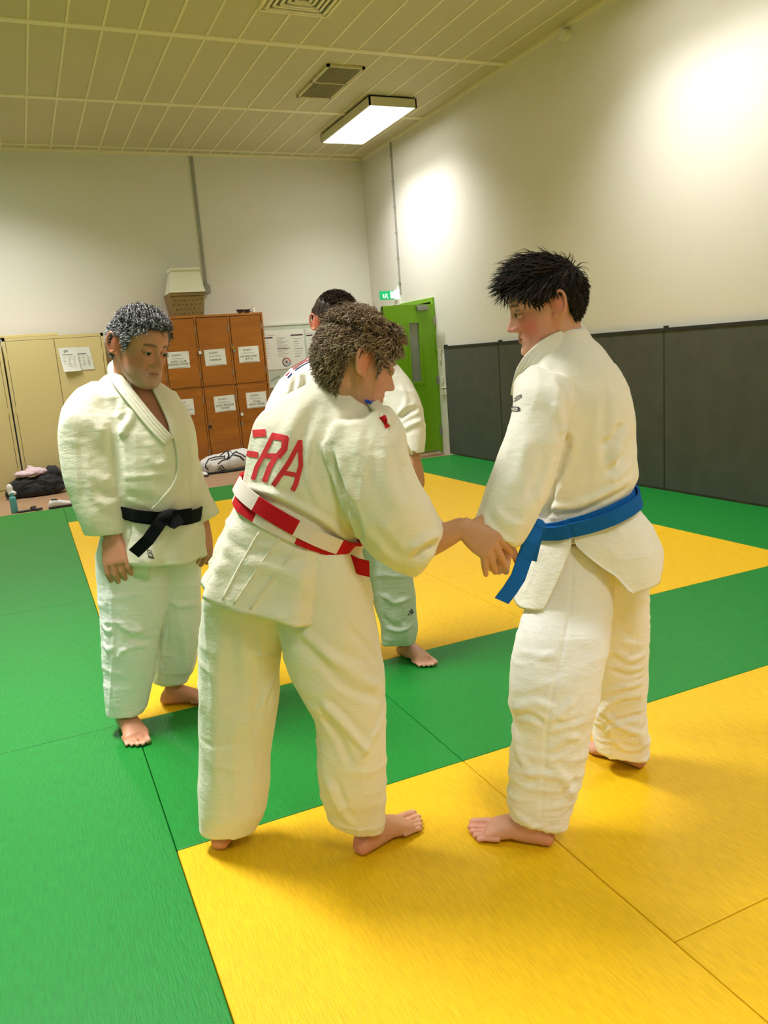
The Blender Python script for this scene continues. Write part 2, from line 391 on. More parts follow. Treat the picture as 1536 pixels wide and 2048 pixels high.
# ceiling lamp and vents
def lamp(x, y, lab, grp=None):
    e = empty('ceiling_lamp', (x, y, CEIL), lab, 'ceiling lamp', grp)
    a, b = .31, .82
    s = MB().box(x-a, x-a+.02, y-b, y+b, CEIL-.115, CEIL-.012).box(x+a-.02, x+a, y-b, y+b, CEIL-.115, CEIL-.012).box(x-a, x+a, y-b, y-b+.02, CEIL-.115, CEIL-.012).box(x-a, x+a, y+b-.02, y+b, CEIL-.115, CEIL-.012).box(x-a, x+a, y-b, y+b, CEIL-.02, CEIL-.012)
    s.build('lamp_housing', M_lamp_body, e)
    MB().box(x-a+.022, x-.085, y-b+.022, y+b-.022, CEIL-.112, CEIL-.10).build('diffuser', M_lamp_glow, e)
    MB().box(x+.085, x+a-.022, y-b+.022, y+b-.022, CEIL-.112, CEIL-.10).build('diffuser', M_lamp_glow, e)
    MB().box(x-.083, x+.083, y-b+.022, y+b-.022, CEIL-.113, CEIL-.10).build('centre_panel', M_lamp_core, e)
lamp(4.46, 9.8, 'lit rectangular fluorescent ceiling lamp near the far right corner')
for k, (lx, ly) in enumerate(LAMPS[1:]):
    lamp(lx, ly, 'lit fluorescent ceiling lamp '+('above the right wall pads halfway down the room', 'above the right wall pads level with the camera', 'above the cream cupboards', 'above the left edge of the yellow mats', 'added behind the camera as fill light', 'added as fill light over the far left part of the room', 'added as fill light over the near left part of the room')[k], 'ceiling lamps outside the picture')
e = empty('ceiling_vent', (3.55, 8.68, CEIL), 'dark slatted rectangular vent beside the lit ceiling lamp', 'vent')
vx0, vx1, vy0, vy1 = 3.335, 3.757, 8.175, 9.18
k = MB().box(vx0, vx0+.03, vy0, vy1, CEIL-.022, CEIL).box(vx1-.03, vx1, vy0, vy1, CEIL-.022, CEIL).box(vx0, vx1, vy0, vy0+.03, CEIL-.022, CEIL).box(vx0, vx1, vy1-.03, vy1, CEIL-.022, CEIL).box(vx0, vx1, 8.665, 8.685, CEIL-.022, CEIL)
k.build('vent_frame', M_vent, e)
MB().box(vx0+.03, vx1-.03, vy0+.03, vy1-.03, CEIL-.004, CEIL).build('backing', M_dark, e)
for i in range(18):
    x = vx0+.035+i*.0198
    MB().box(x, x+.009, vy0+.03, vy1-.03, CEIL-.019, CEIL-.004).build('slat', mat('vent_slat', '#9c9168', .6), e)
e = empty('ceiling_vent', (2.6, 6.8, CEIL), 'cream concentric square air diffuser cut off by the top edge', 'vent')
for i in range(6):
    h = .31-i*.05
    k = MB(); c = (2.62, 6.80)
    for sx in (-1, 1):
        k.box(c[0]+sx*h-.012, c[0]+sx*h+.012, c[1]-h, c[1]+h, CEIL-.012-.006*(i % 2), CEIL).box(c[0]-h, c[0]+h, c[1]+sx*h-.012, c[1]+sx*h+.012, CEIL-.012-.006*(i % 2), CEIL)
    k.build('louvre_ring', M_batten, e)
MB().box(2.35, 2.89, 6.53, 7.07, CEIL-.003, CEIL+.001).build('backing', M_grille, e)

# ------------------------------------------------------------------ lockers
LX = [1.372, 1.846, 2.315, 2.787, 3.270]; LY = 11.3; LZ = [.03, 1.135, 2.105]
e = empty('wooden_lockers', (2.3, 11.55, FLZ), 'varnished plywood locker block with eight doors and paper labels', 'lockers')
k = MB().box(LX[0]-.02, LX[-1]+.02, LY+.022, YB-.01, 2.105, 2.13, 0, .003).box(LX[0]-.02, LX[0], LY+.022, YB-.01, FLZ, 2.105).box(LX[-1], LX[-1]+.02, LY+.022, YB-.01, FLZ, 2.105).box(LX[0], LX[-1], YB-.03, YB-.01, FLZ, 2.105).box(LX[0], LX[-1], LY+.022, LY+.05, FLZ, .03)
for x in LX[1:-1]: k.box(x-.012, x+.012, LY+.004, YB-.03, FLZ, 2.105)
k.box(LX[0], LX[-1], LY+.004, YB-.03, LZ[1]-.012, LZ[1]+.012)
k.box(LX[0]-.02, LX[0]+.004, LY+.004, LY+.022, FLZ, 2.13).box(LX[-1]-.004, LX[-1]+.02, LY+.004, LY+.022, FLZ, 2.13).box(LX[0], LX[-1], LY+.004, LY+.022, 2.10, 2.13)
k.build('carcass', M_woodf, e)
texts = {(0, 0): ['', ''], (0, 1): ['TAEKWONDO'], (1, 1): ['JUDO CLUB', 'BAGNOLCOURT'], (2, 1): ['TAMASHI'], (3, 1): ['CAPOEIRA STREET', '& D.A.'],
         (1, 0): ['YANG BUD. JUDO'], (2, 0): ['JUDO FRANCE', 'DANSE'], (3, 0): ['YOGA', 'KRAV MAGA']}
signz = {1: 1.54, 0: .885}
for c in range(4):
    for r in range(2):
        x0, x1, z0, z1 = LX[c]+.019, LX[c+1]-.019, LZ[r]+.016, LZ[r+1]-.016
        b = MB().box(LX[c]+.013, LX[c+1]-.013, LY+.010, LY+.02, z0-.005, z1+.005); b.build('shadow_gap', M_dark, e)
        d = MB().box(x0, x1, LY-.008, LY+.010, z0, z1, 0, .003).build('door', M_wood, e)
        for z in (z0+.12, z1-.2): MB().box(x1-.004, x1+.008, LY-.014, LY-.004, z, z+.09, 0, .002).build('hinge', M_metal, d)
        p = MB().box(x0+.002, x0+.03, LY-.014, LY-.008, (z0+z1)/2-.03, (z0+z1)/2+.01)
        p.build('hasp', M_metal, d)
        if not (c == 0 and r == 0):
            w_, h_ = .30, .225
            cx = {1: (2.025, 2.54, 3.028)[c-1], 0: (2.01, 2.60, 3.07)[c-1]}[r] if c else 1.60; cz = signz[r]+(.01 if c == 3 else 0)
            tilt = (.012, -.01, .015, 0)[c]
            s = MB(); V = []
            for sx, sz in ((-1, -1), (1, -1), (1, 1), (-1, 1)):
                V.append((cx+sx*w_/2-sz*h_/2*tilt, LY-.011, cz+sz*h_/2+sx*w_/2*tilt))
            V += [(v[0], LY-.009, v[2]) for v in V]
            s.add(V, [(0, 1, 2, 3), (7, 6, 5, 4), (0, 4, 5, 1), (1, 5, 6, 2), (2, 6, 7, 3), (3, 7, 4, 0)])
            so = s.build('paper_sign', M_paper, e)
            q = MB(); xa = (1, 0, tilt); ya = (-tilt, 0, 1)
            text_mesh(q, 'B. JUDO', (cx-.02, LY-.0125, cz+.055), xa, ya, .034)
            tl = texts[(c, r)]
            for n_, tx in enumerate(tl):
                text_mesh(q, tx, (cx, LY-.0125, cz-.035-.038*n_+(.0 if len(tl) > 1 else -.012)), xa, ya, .040 if len(tx) < 14 else .031)
            q.box(cx-.09, cx+.08, LY-.0126, LY-.012, cz+.018, cz+.021).box(cx-.11, cx+.12, LY-.0126, LY-.012, cz-.103, cz-.100)
            q.box(cx-w_/2+.012, cx-w_/2+.02, LY-.0126, LY-.012, cz+h_/2-.02, cz+h_/2-.012).box(cx+w_/2-.02, cx+w_/2-.012, LY-.0126, LY-.012, cz+h_/2-.02, cz+h_/2-.012)
            q.build('lettering', M_ink, so)
def padlock(x, z, lab, m_):
    p = empty('padlock', (x, LY-.03, z), lab, 'padlock')
    MB().box(x-.018, x+.018, LY-.035, LY-.016, z-.022, z+.02, 0, .004).build('lock_body', m_, p)
    MB().tube([(x-.011, LY-.025, z+.018), (x-.011, LY-.025, z+.04), (x, LY-.025, z+.05), (x+.011, LY-.025, z+.04), (x+.011, LY-.025, z+.018)], .0032, 6).build('shackle', M_metal, p)
padlock(2.33, 1.62, 'silver padlock between the first and second upper locker doors', M_white)
padlock(2.80, 1.66, 'small brass padlock between the second and third upper locker doors', mat('brass', '#b08d3e', .35, metal=.7))
padlock(2.83, .71, 'silver padlock between the second and third lower locker doors', M_white)
padlock(2.35, .58, 'black padlock low between the first and second lower locker doors', M_black)

# boxes and small things on the lockers
def trapbox(name, pts_bottom, pts_top, m_, parent):
    V = pts_bottom+pts_top; n = len(pts_bottom)
    F = [tuple(range(n))[::-1], tuple(range(n, 2*n))]+[(i, (i+1) % n, n+(i+1) % n, n+i) for i in range(n)]
    return MB().add(V, F).build(name, m_, parent)
e = empty('cardboard_box', (2.24, 11.55, 2.13), 'brown patterned cardboard box on top of the wooden lockers', 'box')
def rect(x0, x1, y0, y1, z): return [(x0, y0, z), (x1, y0, z), (x1, y1, z), (x0, y1, z)]
cb = trapbox('box_body', rect(2.05, 2.46, 11.32, 11.72, 2.132), rect(2.01, 2.49, 11.28, 11.76, 2.44), M_card, e)
k = MB()
for j in range(5):
    for i in range(7):
        x = 2.065+.06*i+(.03 if j % 2 else 0)-.004*j; z = 2.16+j*.058; y = 11.317-.13*(z-2.132)
        if x < 2.45:
            for dx in (-.009, .009): k.tube([(x+dx, y-.001, z), (x, y-.001, z+.016)], .0022, 4)
            k.tube([(x-.014, y-.001, z), (x+.014, y-.001, z)], .002, 4)
k.build('printed_pattern', M_cardp, cb)
MB().box(2.012, 2.488, 11.274, 11.282, 2.40, 2.44).build('rim', M_card, e)
e = empty('foam_box', (2.26, 11.52, 2.44), 'white polystyrene box balanced on the brown cardboard box', 'box')
trapbox('box_body', rect(2.02, 2.50, 11.26, 11.72, 2.442), rect(2.09, 2.46, 11.34, 11.66, 2.735), M_foam, e)
MB().box(2.075, 2.475, 11.32, 11.68, 2.735, 2.775, bev=.008).build('lid', M_foam, e)
MB().tube([(2.23, 11.42, 2.775), (2.25, 11.42, 2.785)], .006, 6).build('peg', M_grey, e)
e = empty('crumpled_cloth', (3.05, 11.45, 2.13), 'small heap of dark cord on the right end of the lockers', 'cord')
random.seed(4); k = MB(); pts = []
for i in range(46):
    a = i*.9; pts.append((3.06+.09*math.cos(a)+random.uniform(-.03, .03), 11.45+.05*math.sin(a*1.3), 2.14+.045*abs(math.sin(i*.37))))
k.tube(pts, .006, 5); k.build('cord_heap', mat('brown_cord', '#4a2c20', .8), e)
e = empty('plastic_bottle', (3.19, 11.4, 2.13), 'small white bottle standing on the right end of the lockers', 'bottle')
MB().lathe((3.20, 11.42, 2.131), [(.02, 0), (.022, .005), (.022, .06), (.01, .07), (.01, .075)], 14).build('bottle_body', M_white, e, smooth=True)
MB().lathe((3.20, 11.42, 2.206), [(.012, 0), (.012, .02), (.006, .022)], 12).build('cap', M_white, e)
t = MB().box(2.47, 2.95, 11.45, 11.75, 2.131, 2.15, bev=.003)
t.build('white_sheet', M_white, label='unidentified flat white sheet lying on top of the lockers', cat='sheet')  # flat white thing on the lockers, kind and material unknown

# steel cupboards
def cupboard(x0, x1, lab, papers):
    e = empty('steel_cupboard', ((x0+x1)/2, 11.5, FLZ), lab, 'cupboard')
    k = MB().box(x0, x1, LY+.02, 11.75, FLZ, 1.965, 0, .004)
    k.box(x0, x0+.035, LY, LY+.02, FLZ, 1.965).box(x1-.035, x1, LY, LY+.02, FLZ, 1.965).box(x0, x1, LY, LY+.02, 1.925, 1.965).box(x0, x1, LY, LY+.02, FLZ, .03)
    k.build('cabinet_body', M_cab, e)
    MB().box(x0+.03, x1-.03, LY+.014, LY+.021, .02, 1.93).build('shadow_gap', mat('cab_gap', '#6e5c32', .8), e)
    mid = (x0+x1)/2
    for a, b, s in ((x0+.041, mid-.003, 1), (mid+.003, x1-.041, -1)):
        d = MB().box(a, b, LY-.004, LY+.012, .036, 1.919, 0, .003).build('door', M_cab, e)
        hx = a if s == 1 else b
        for z in (.2, 1.0, 1.68): MB().tube([(hx-s*.004, LY-.003, z), (hx-s*.004, LY-.003, z+.09)], .006, 6).build('hinge', M_cab, d)
    k = MB().box(mid+.03, mid+.05, LY-.03, LY-.004, 1.0, 1.1, 0, .003); k.build('door_handle', M_metal, e)
    return e
c1 = cupboard(-.15, 1.082, 'cream steel cupboard with papers taped on its right door', True)
c2 = cupboard(-1.40, -.17, 'cream steel cupboard cut off by the left edge of the picture', False)
MB().box(-1.2, .52, 11.32, 11.74, 1.967, 2.0, 0, .003).build('shelf_board', M_cab, label='loose cream board lying across the tops of the two steel cupboards', cat='board')
def sheet(name, x0, x1, z0, z1, y, curl, lab, cat, seed):
    n = 8; V = []; F = []
    for i in range(n+1):
        for j in range(n+1):
            u, v = i/n, j/n
            yy = y-curl*(1-v)**2*(1-.6*u)-.002*math.sin(u*6+seed)*(1-v)
            V.append((x0+(x1-x0)*u+(1-v)*.03, yy, z0+(z1-z0)*v))
    for i in range(n):
        for j in range(n): F.append((i*(n+1)+j, (i+1)*(n+1)+j, (i+1)*(n+1)+j+1, i*(n+1)+j+1))
    V2 = [(v[0], v[1]+.0012, v[2]) for v in V]; m_ = len(V)
    F2 = F+[tuple(i+m_ for i in f[::-1]) for f in F]
    o = MB().add(V+V2, F2).build(name, M_paper, smooth=False, label=lab, cat=cat)
    k = MB(); random.seed(seed)
    def ys(u, v): return y-curl*(1-v)**2*(1-.6*u)-.0025
    k.box(x0+.04, x1-.05, ys(.3, .72)-.0005, ys(.3, .72), z0+.70*(z1-z0), z0+.72*(z1-z0))
    for r in range(7):
        v = .62-r*.07
        for c in range(3):
            u0 = .12+c*.27+random.uniform(-.03, .03); u1 = u0+random.uniform(.08, .2)
            k.box(x0+(x1-x0)*u0+.02, x0+(x1-x0)*min(u1, .92)+.02, ys(.5, v)-.002, ys(.5, v)-.0015, z0+(z1-z0)*v, z0+(z1-z0)*v+.004, 1)
    if name == 'curling_notice': text_mesh(k, 'JM', (x0+.09, ys(.3, .85)-.001, z0+.80*(z1-z0)), (1, 0, 0), (0, 0, 1), .05)
    k.build('print', [M_ink, M_inkl], o)
    return o
sheet('timetable_sheet', .68, .885, 1.50, 1.795, LY-.010, .004, 'flat white timetable sheet on the cupboard door, partly covered', 'paper', 3)
sheet('curling_notice', .497, .715, 1.49, 1.80, LY-.014, .055, 'curling white notice lifting off the cupboard door', 'paper', 5)

# whiteboard with poster
e = empty('whiteboard', (4.0, YB-.03, 1.0), 'pale whiteboard with aluminium frame right of the lockers', 'whiteboard')
bx0, bx1, bz0, bz1 = 3.34, 4.75, 1.06, 1.95
MB().box(bx0, bx1, YB-.03, YB-.005, bz0, bz1).build('board_surface', M_board, e)
k = MB().box(bx0-.02, bx1+.02, YB-.042, YB, bz1-.002, bz1+.03, 0, .003).box(bx0-.02, bx1+.02, YB-.06, YB, bz0-.03, bz0, 0, .003).box(bx0-.02, bx0, YB-.042, YB, bz0, bz1).box(bx1, bx1+.02, YB-.042, YB, bz0, bz1)
k.build('frame', M_alu, e)
k = MB(); random.seed(2)
for i in range(5):
    x = 3.47+i*.03; k.tube([(x, YB-.033, 1.14+.01*i), (x+.02, YB-.033, 1.16+.012*i), (x+.015, YB-.033, 1.13+.012*i)], .003, 4)
k.build('pen_marks', M_ink, e)
def poster(x0, x1, z0, z1, lab, wheel):
    o = MB().box(x0, x1, YB-.036, YB-.032, z0, z1).build('poster', M_paper, label=lab, cat='poster')
    k = MB(); W_ = x1-x0; H_ = z1-z0; y = YB-.0365
    def bar(u0, u1, v, t, mi): k.box(x0+W_*u0, x0+W_*u1, y-.0006, y, z0+H_*v, z0+H_*v+t, mi)
    random.seed(9)
    bar(.02, .24, .80, .02, 0); bar(.68, .97, .83, .02, 0); bar(.02, .30, .87, .006, 1); bar(.02, .08, .93, .008, 1)
    for r in range(16):
        v = .76-r*.032
        bar(.33, .33+random.uniform(.15, .30), v+.04, .005, 1)
        if r % 2 == 0: bar(.04, .04+random.uniform(.06, .14), v-.02, .005, 1)
        if r % 2 == 1: bar(.74, .74+random.uniform(.1, .22), v+.02, .006, 1 if r % 3 else 0)
    bar(.33, .63, .52, .008, 0)
    if wheel:
        cx, cz = x0+W_*.52, z0+H_*.17
        for q in range(36):
            a0, a1 = 2*math.pi*q/36, 2*math.pi*(q+1)/36
            mi = 2 if (q < 10) else (0 if q < 27 else 3)
            k.add([(cx+r_*math.cos(a_), y-.0006, cz+r_*math.sin(a_)) for r_, a_ in ((.05, a0), (.068, a0), (.068, a1), (.05, a1))], [(0, 1, 2, 3)], mi)
        for q in range(10):
            a_ = 2*math.pi*q/10
            k.add([(cx+r_*math.cos(a_+d_), y-.0006, cz+r_*math.sin(a_+d_)) for r_, d_ in ((.018, -.3), (.040, -.13), (.040, .13), (.018, .3))], [(0, 1, 2, 3)], (2, 1, 3)[q % 3])
        k.lathe((cx, y, cz), [(.014, 0), (.014, -.0008)], 12, 0, axis=1)
    k.build('print', [mat('print_dark', '#4a3038', .7), M_inkl, mat('print_red', '#cf5a55', .7), mat('print_blue', '#3f93ad', .7)], o)
poster(3.40, 4.06, 1.30, 1.885, 'white poster with a coloured wheel on the whiteboard', True)
poster(4.09, 4.55, 1.30, 1.885, 'white text poster on the whiteboard right of the wheel poster', False)
e = empty('marker_tray', (3.9, YB-.09, 1.03), 'narrow aluminium marker tray under the whiteboard', 'tray')
MB().box(3.5, 4.4, YB-.11, YB-.06, 1.02, 1.03).box(3.5, 4.4, YB-.115, YB-.108, 1.02, 1.045).build('tray_body', M_alu, e)

# ==================================================================== PEOPLE TOOLS
CAM = np.array([0.0, 0.0, CAMH])
WH = np.array([AF[0], AF[1], 0.0]); WH /= np.linalg.norm(WH)      # level direction of view
RH = np.array([WH[1], -WH[0], 0.0])                                # level direction to the right
UP = np.array([0, 0, 1.0])
def nrm(v): v = np.asarray(v, float); return v/(np.linalg.norm(v)+1e-12)
def P(px, py, D):
    """place measured in the photograph at horizontal distance D from the camera"""
    d = (px-768)/FPX*AR-(py-1024)/FPX*AU+AF
    return CAM+d*(D/(d@WH))
def G(px, py):
    d = (px-768)/FPX*AR-(py-1024)/FPX*AU+AF
    return CAM+d*(-CAMH/d[2])
def ppm(p): return FPX/((np.asarray(p)-CAM)@AF)
def proj(V):
    v = V-CAM; z = v@AF
    return np.stack([768+FPX*(v@AR)/z, 1024-FPX*(v@AU)/z], -1)

def _cr(a, b, c, d, t): return .5*((2*b)+(-a+c)*t+(2*a-5*b+4*c-d)*t*t+(-a+3*b-3*c+d)*t**3)
def resample(A, sub):
    A = np.array(A, float); n = len(A); out = []
    for i in range(n-1):
        a, b, c, d = A[max(i-1, 0)], A[i], A[i+1], A[min(i+2, n-1)]
        for k in range(sub): out.append(_cr(a, b, c, d, k/sub))
    out.append(A[-1]); return np.array(out)
def rings(data, sub=4, scale=1.0, hdscale=None):
    """(px,py,D,halfwidth_px,halfdepth_m[,tilt_deg]) -> frames [c, s, b, hw, hd]"""
    C = np.array([P(*r[:3]) for r in data]); n = len(data)
    T = np.gradient(C, axis=0) if n > 2 else np.tile(C[-1]-C[0], (n, 1))
    S = []; W_ = []; 
    for i, r in enumerate(data):
        if len(r) > 5 and r[5] is not None:
            t = math.radians(r[5]); s = AR*math.cos(t)-AU*math.sin(t)
        else:
            t = nrm(T[i]); v = nrm(C[i]-CAM); s = nrm(np.cross(t, v))
            if s@AR < 0: s = -s
        S.append(s); W_.append(r[3]/ppm(C[i]))
    A = np.hstack([C, np.array(S), np.array(W_)[:, None], np.array([[r[4]] for r in data])])
    A = resample(A, sub)
    out = []
    for a in A:
        s = nrm(a[3:6]); b = nrm(WH-s*(WH@s))
        out.append((a[:3], s, b, a[6]*scale, a[7]*(hdscale or scale)))
    return out
def ringpts(fr, n=28, e=2.3, k=1.0, dn=0.0):
    c, s, b, hw, hd = fr; th = np.arange(n)*2*math.pi/n; co, si = np.cos(th), np.sin(th)
    q = lambda v: np.sign(v)*np.abs(v)**(2/e)
    return c+((hw*k+dn)*q(co))[:, None]*s-((hd*k+dn)*q(si))[:, None]*b
def strip_faces(nr, n, off=0):
    F = []
    for i in range(nr-1):
        for k in range(n): F.append((off+i*n+k, off+i*n+(k+1) % n, off+(i+1)*n+(k+1) % n, off+(i+1)*n+k))
    return F
def loft(frs, n=28, e=2.3, hollow=None, hollow_start=None, wall=.011, depth=.10):
    """closed tube; hollow=True opens the far end like a cuff"""
    rows = [ringpts(f, n, e) for f in frs]
    if hollow:
        L = 0; j = len(frs)-1
        inner = [ringpts(frs[-1], n, e, 1, -wall)]
        while j > 0 and L < depth:
            L += np.linalg.norm(frs[j][0]-frs[j-1][0]); j -= 1
            inner.append(ringpts(frs[j], n, e, 1, -wall*1.2))
        rows += inner
    V = np.concatenate(rows); nr = len(rows)
    F = strip_faces(nr, n); F.append(tuple(range(n))[::-1]); F.append(tuple((nr-1)*n+k for k in range(n)))
    return V, F
def chain(pts, rad, n=14, sub=3, flat=1.0, nax=None):
    """round-ended tapered limb through points"""
    A = resample(np.hstack([np.array(pts, float), np.array(rad, float)[:, None]]), sub)
    p, r = A[:, :3], A[:, 3]; t0 = nrm(p[1]-p[0]); t1 = nrm(p[-1]-p[-2])
    pre = [(p[0]-t0*r[0]*math.sin(a), r[0]*math.cos(a)) for a in (1.45, 1.1, .6)]
    post = [(p[-1]+t1*r[-1]*math.sin(a), r[-1]*math.cos(a)) for a in (.6, 1.1, 1.45)]
    pp = np.array([q[0] for q in pre]+list(p)+[q[0] for q in post]); rr = np.array([q[1] for q in pre]+list(r)+[q[1] for q in post])
    T = np.gradient(pp, axis=0); V = []; x = None
    for i in range(len(pp)):
        t = nrm(T[i])
        if x is None: x = np.cross(UP if abs(t[2]) < .9 else np.array([1., 0, 0]), t)
        x = nrm(x-t*(x@t)); y = np.cross(t, x)
        for k in range(n):
            a = 2*math.pi*k/n; q = rr[i]*(math.cos(a)*x+math.sin(a)*y)
            if nax is not None: q = q-nax*(q@nax)*(1-flat)
            V.append(pp[i]+q)
    V = np.array(V); F = strip_faces(len(pp), n); F.append(tuple(range(n))[::-1]); F.append(tuple((len(pp)-1)*n+k for k in range(n)))
    return V, F
def ball(c, r, n=12, axes=None):
    r = np.array(r if hasattr(r, '__len__') else (r, r, r), float); V = []; m_ = n//2+1
    for i in range(1, m_):
        a = math.pi*i/m_
        for k in range(n):
            b = 2*math.pi*k/n; V.append((math.sin(a)*math.cos(b), math.sin(a)*math.sin(b), math.cos(a)))
    V = np.array(V)*r
    if axes is not None: V = V@np.array(axes)
    F = strip_faces(m_-1, n); F.append(tuple(range(n))[::-1]); F.append(tuple((m_-2)*n+k for k in range(n)))
    return V+np.array(c), F
def merge(parts):
    V = []; F = []; n = 0
    for v, f in parts:
        V.append(np.asarray(v, float)); F += [tuple(i+n for i in q) for q in f]; n += len(v)
    return np.concatenate(V), F
def remesh(parts, vox, smooth=3, fac=.5):
    V, F = merge(parts)
    me = bpy.data.meshes.new('tmp'); me.from_pydata(V.tolist(), [], F); o = bpy.data.objects.new('tmp', me); COL.objects.link(o)
    md = o.modifiers.new('r', 'REMESH'); md.mode = 'VOXEL'; md.voxel_size = vox; md.adaptivity = 0
    if smooth:
        ms = o.modifiers.new('s', 'SMOOTH'); ms.factor = fac; ms.iterations = smooth
    dg = bpy.context.evaluated_depsgraph_get(); dg.update()
    e = o.evaluated_get(dg).to_mesh()
    n = len(e.vertices); co = np.empty(n*3); e.vertices.foreach_get('co', co)
    ls = np.empty(len(e.loops), np.int32); e.loops.foreach_get('vertex_index', ls)
    lt = np.empty(len(e.polygons), np.int32); e.polygons.foreach_get('loop_total', lt)
    st = np.concatenate([[0], np.cumsum(lt)[:-1]])
    FF = [tuple(ls[a:a+b].tolist()) for a, b in zip(st, lt)]
    o.evaluated_get(dg).to_mesh_clear(); bpy.data.objects.remove(o); bpy.data.meshes.remove(me)
    return co.reshape(-1, 3), FF
def vnormals(V, F):
    N = np.zeros_like(V); Q = np.array([f[:4] if len(f) > 3 else (f[0], f[1], f[2], f[2]) for f in F])
    fn = np.cross(V[Q[:, 2]]-V[Q[:, 0]], V[Q[:, 3]]-V[Q[:, 1]])
    bad = Q[:, 2] == Q[:, 3]
    fn[bad] = np.cross(V[Q[bad, 1]]-V[Q[bad, 0]], V[Q[bad, 2]]-V[Q[bad, 0]])
    for k in range(4): np.add.at(N, Q[:, k], fn)
    return N/(np.linalg.norm(N, axis=1)[:, None]+1e-12)
def _hash(i, j, k, s):
    h = (i*374761393+j*668265263+k*2147483647+s*974634777) & 0xffffffff
    h = ((h ^ (h >> 13))*1274126177) & 0xffffffff
    return ((h ^ (h >> 16)) & 0xffff)/65535.0
def vnoise(Q, seed=0):
    Qi = np.floor(Q).astype(np.int64); f = Q-Qi; f = f*f*(3-2*f); o = 0
    for a in (0, 1):
        for b in (0, 1):
            for c in (0, 1):
                w_ = (f[:, 0] if a else 1-f[:, 0])*(f[:, 1] if b else 1-f[:, 1])*(f[:, 2] if c else 1-f[:, 2])
                o = o+w_*_hash(Qi[:, 0]+a, Qi[:, 1]+b, Qi[:, 2]+c, seed)
    return o
def folds(V, N, amp, lam, axis=None, seed=0, mask=None, ridge=True):
    """drape folds: ridged noise; lam=(across, along axis)"""
    ax = nrm(axis if axis is not None else (0, 0, 1))
    a = nrm(np.cross(ax, (0.3, 0.9, 0.1))); b = np.cross(ax, a)
    Q = np.stack([V@a/lam[0], V@b/lam[0], V@ax/lam[1]], 1)
    Q = Q+.6*np.stack([vnoise(Q*.7+9, seed+5), vnoise(Q*.7+19, seed+6), vnoise(Q*.7+29, seed+7)], 1)
    n = vnoise(Q, seed)
    h = (1-np.abs(2*n-1))**2-.35 if ridge else n-.5
    if mask is not None: h = h*mask
    return V+N*(h*amp)[:, None]
def bvh_of(V, F): return BVHTree.FromPolygons([Vector(v) for v in V], [list(f) for f in F])
def cast(bv, px, py):
    d = (px-768)/FPX*AR-(py-1024)/FPX*AU+AF; d = nrm(d)
    h = bv.ray_cast(Vector(CAM), Vector(d))
    return (np.array(h[0]), np.array(h[1]) if (np.array(h[1])@d) < 0 else -np.array(h[1])) if h[0] is not None else (None, None)
def strokes(V, F, lst):
    """individual creases: (points in the photograph, height m (negative = groove), width m)"""
    bv = bvh_of(V, F); N = vnormals(V, F); D = np.zeros(len(V))
    facing = ((V-CAM)*N).sum(1) < 0
    for pts, amp, wd in lst:
        pp = resample(pts, 5); H = []
        for q in pp:
            h, _ = cast(bv, q[0], q[1])
            if h is not None: H.append(h)
        if len(H) < 2: continue
        H = np.array(H); lo = H.min(0)-wd*3; hi = H.max(0)+wd*3
        idx = np.where(np.all((V > lo) & (V < hi), axis=1) & facing)[0]
        if not len(idx): continue
        best = np.full(len(idx), 9.0); tb = np.zeros(len(idx))
        for i in range(len(H)-1):
            a, b = H[i], H[i+1]; ab = b-a; L2 = ab@ab+1e-12
            t = np.clip(((V[idx]-a)@ab)/L2, 0, 1); dd = np.linalg.norm(V[idx]-(a+t[:, None]*ab), axis=1)
            m_ = dd < best; best[m_] = dd[m_]; tb[m_] = (i+t[m_])/(len(H)-1)
        tap = np.clip(np.minimum(tb, 1-tb)*5+.15, 0, 1)
        x = best/wd
        D[idx] += amp*tap*(np.exp(-x*x)*1.25-.35*np.exp(-(x-1.6)**2*1.6))
    return V+N*D[:, None]
def mesh_obj(name, V, F, mats, parent, smooth=True, colors=None, mi=None, **kw):
    off = wloc(parent) if parent is not None else np.zeros(3)
    me = bpy.data.meshes.new(name); me.from_pydata((np.asarray(V)-off).tolist(), [], F)
    for m_ in (mats if isinstance(mats, (list, tuple)) else [mats]): me.materials.append(m_)
    if mi is not None: me.polygons.foreach_set('material_index', np.asarray(mi, np.int32))
    if smooth: me.shade_smooth()
    if colors is not None:
        a = me.color_attributes.new('Col', 'FLOAT_COLOR', 'POINT')
        a.data.foreach_set('color', np.hstack([colors, np.ones((len(colors), 1))]).ravel().astype(np.float32))
    return put(bpy.data.objects.new(name, me), parent, **kw)

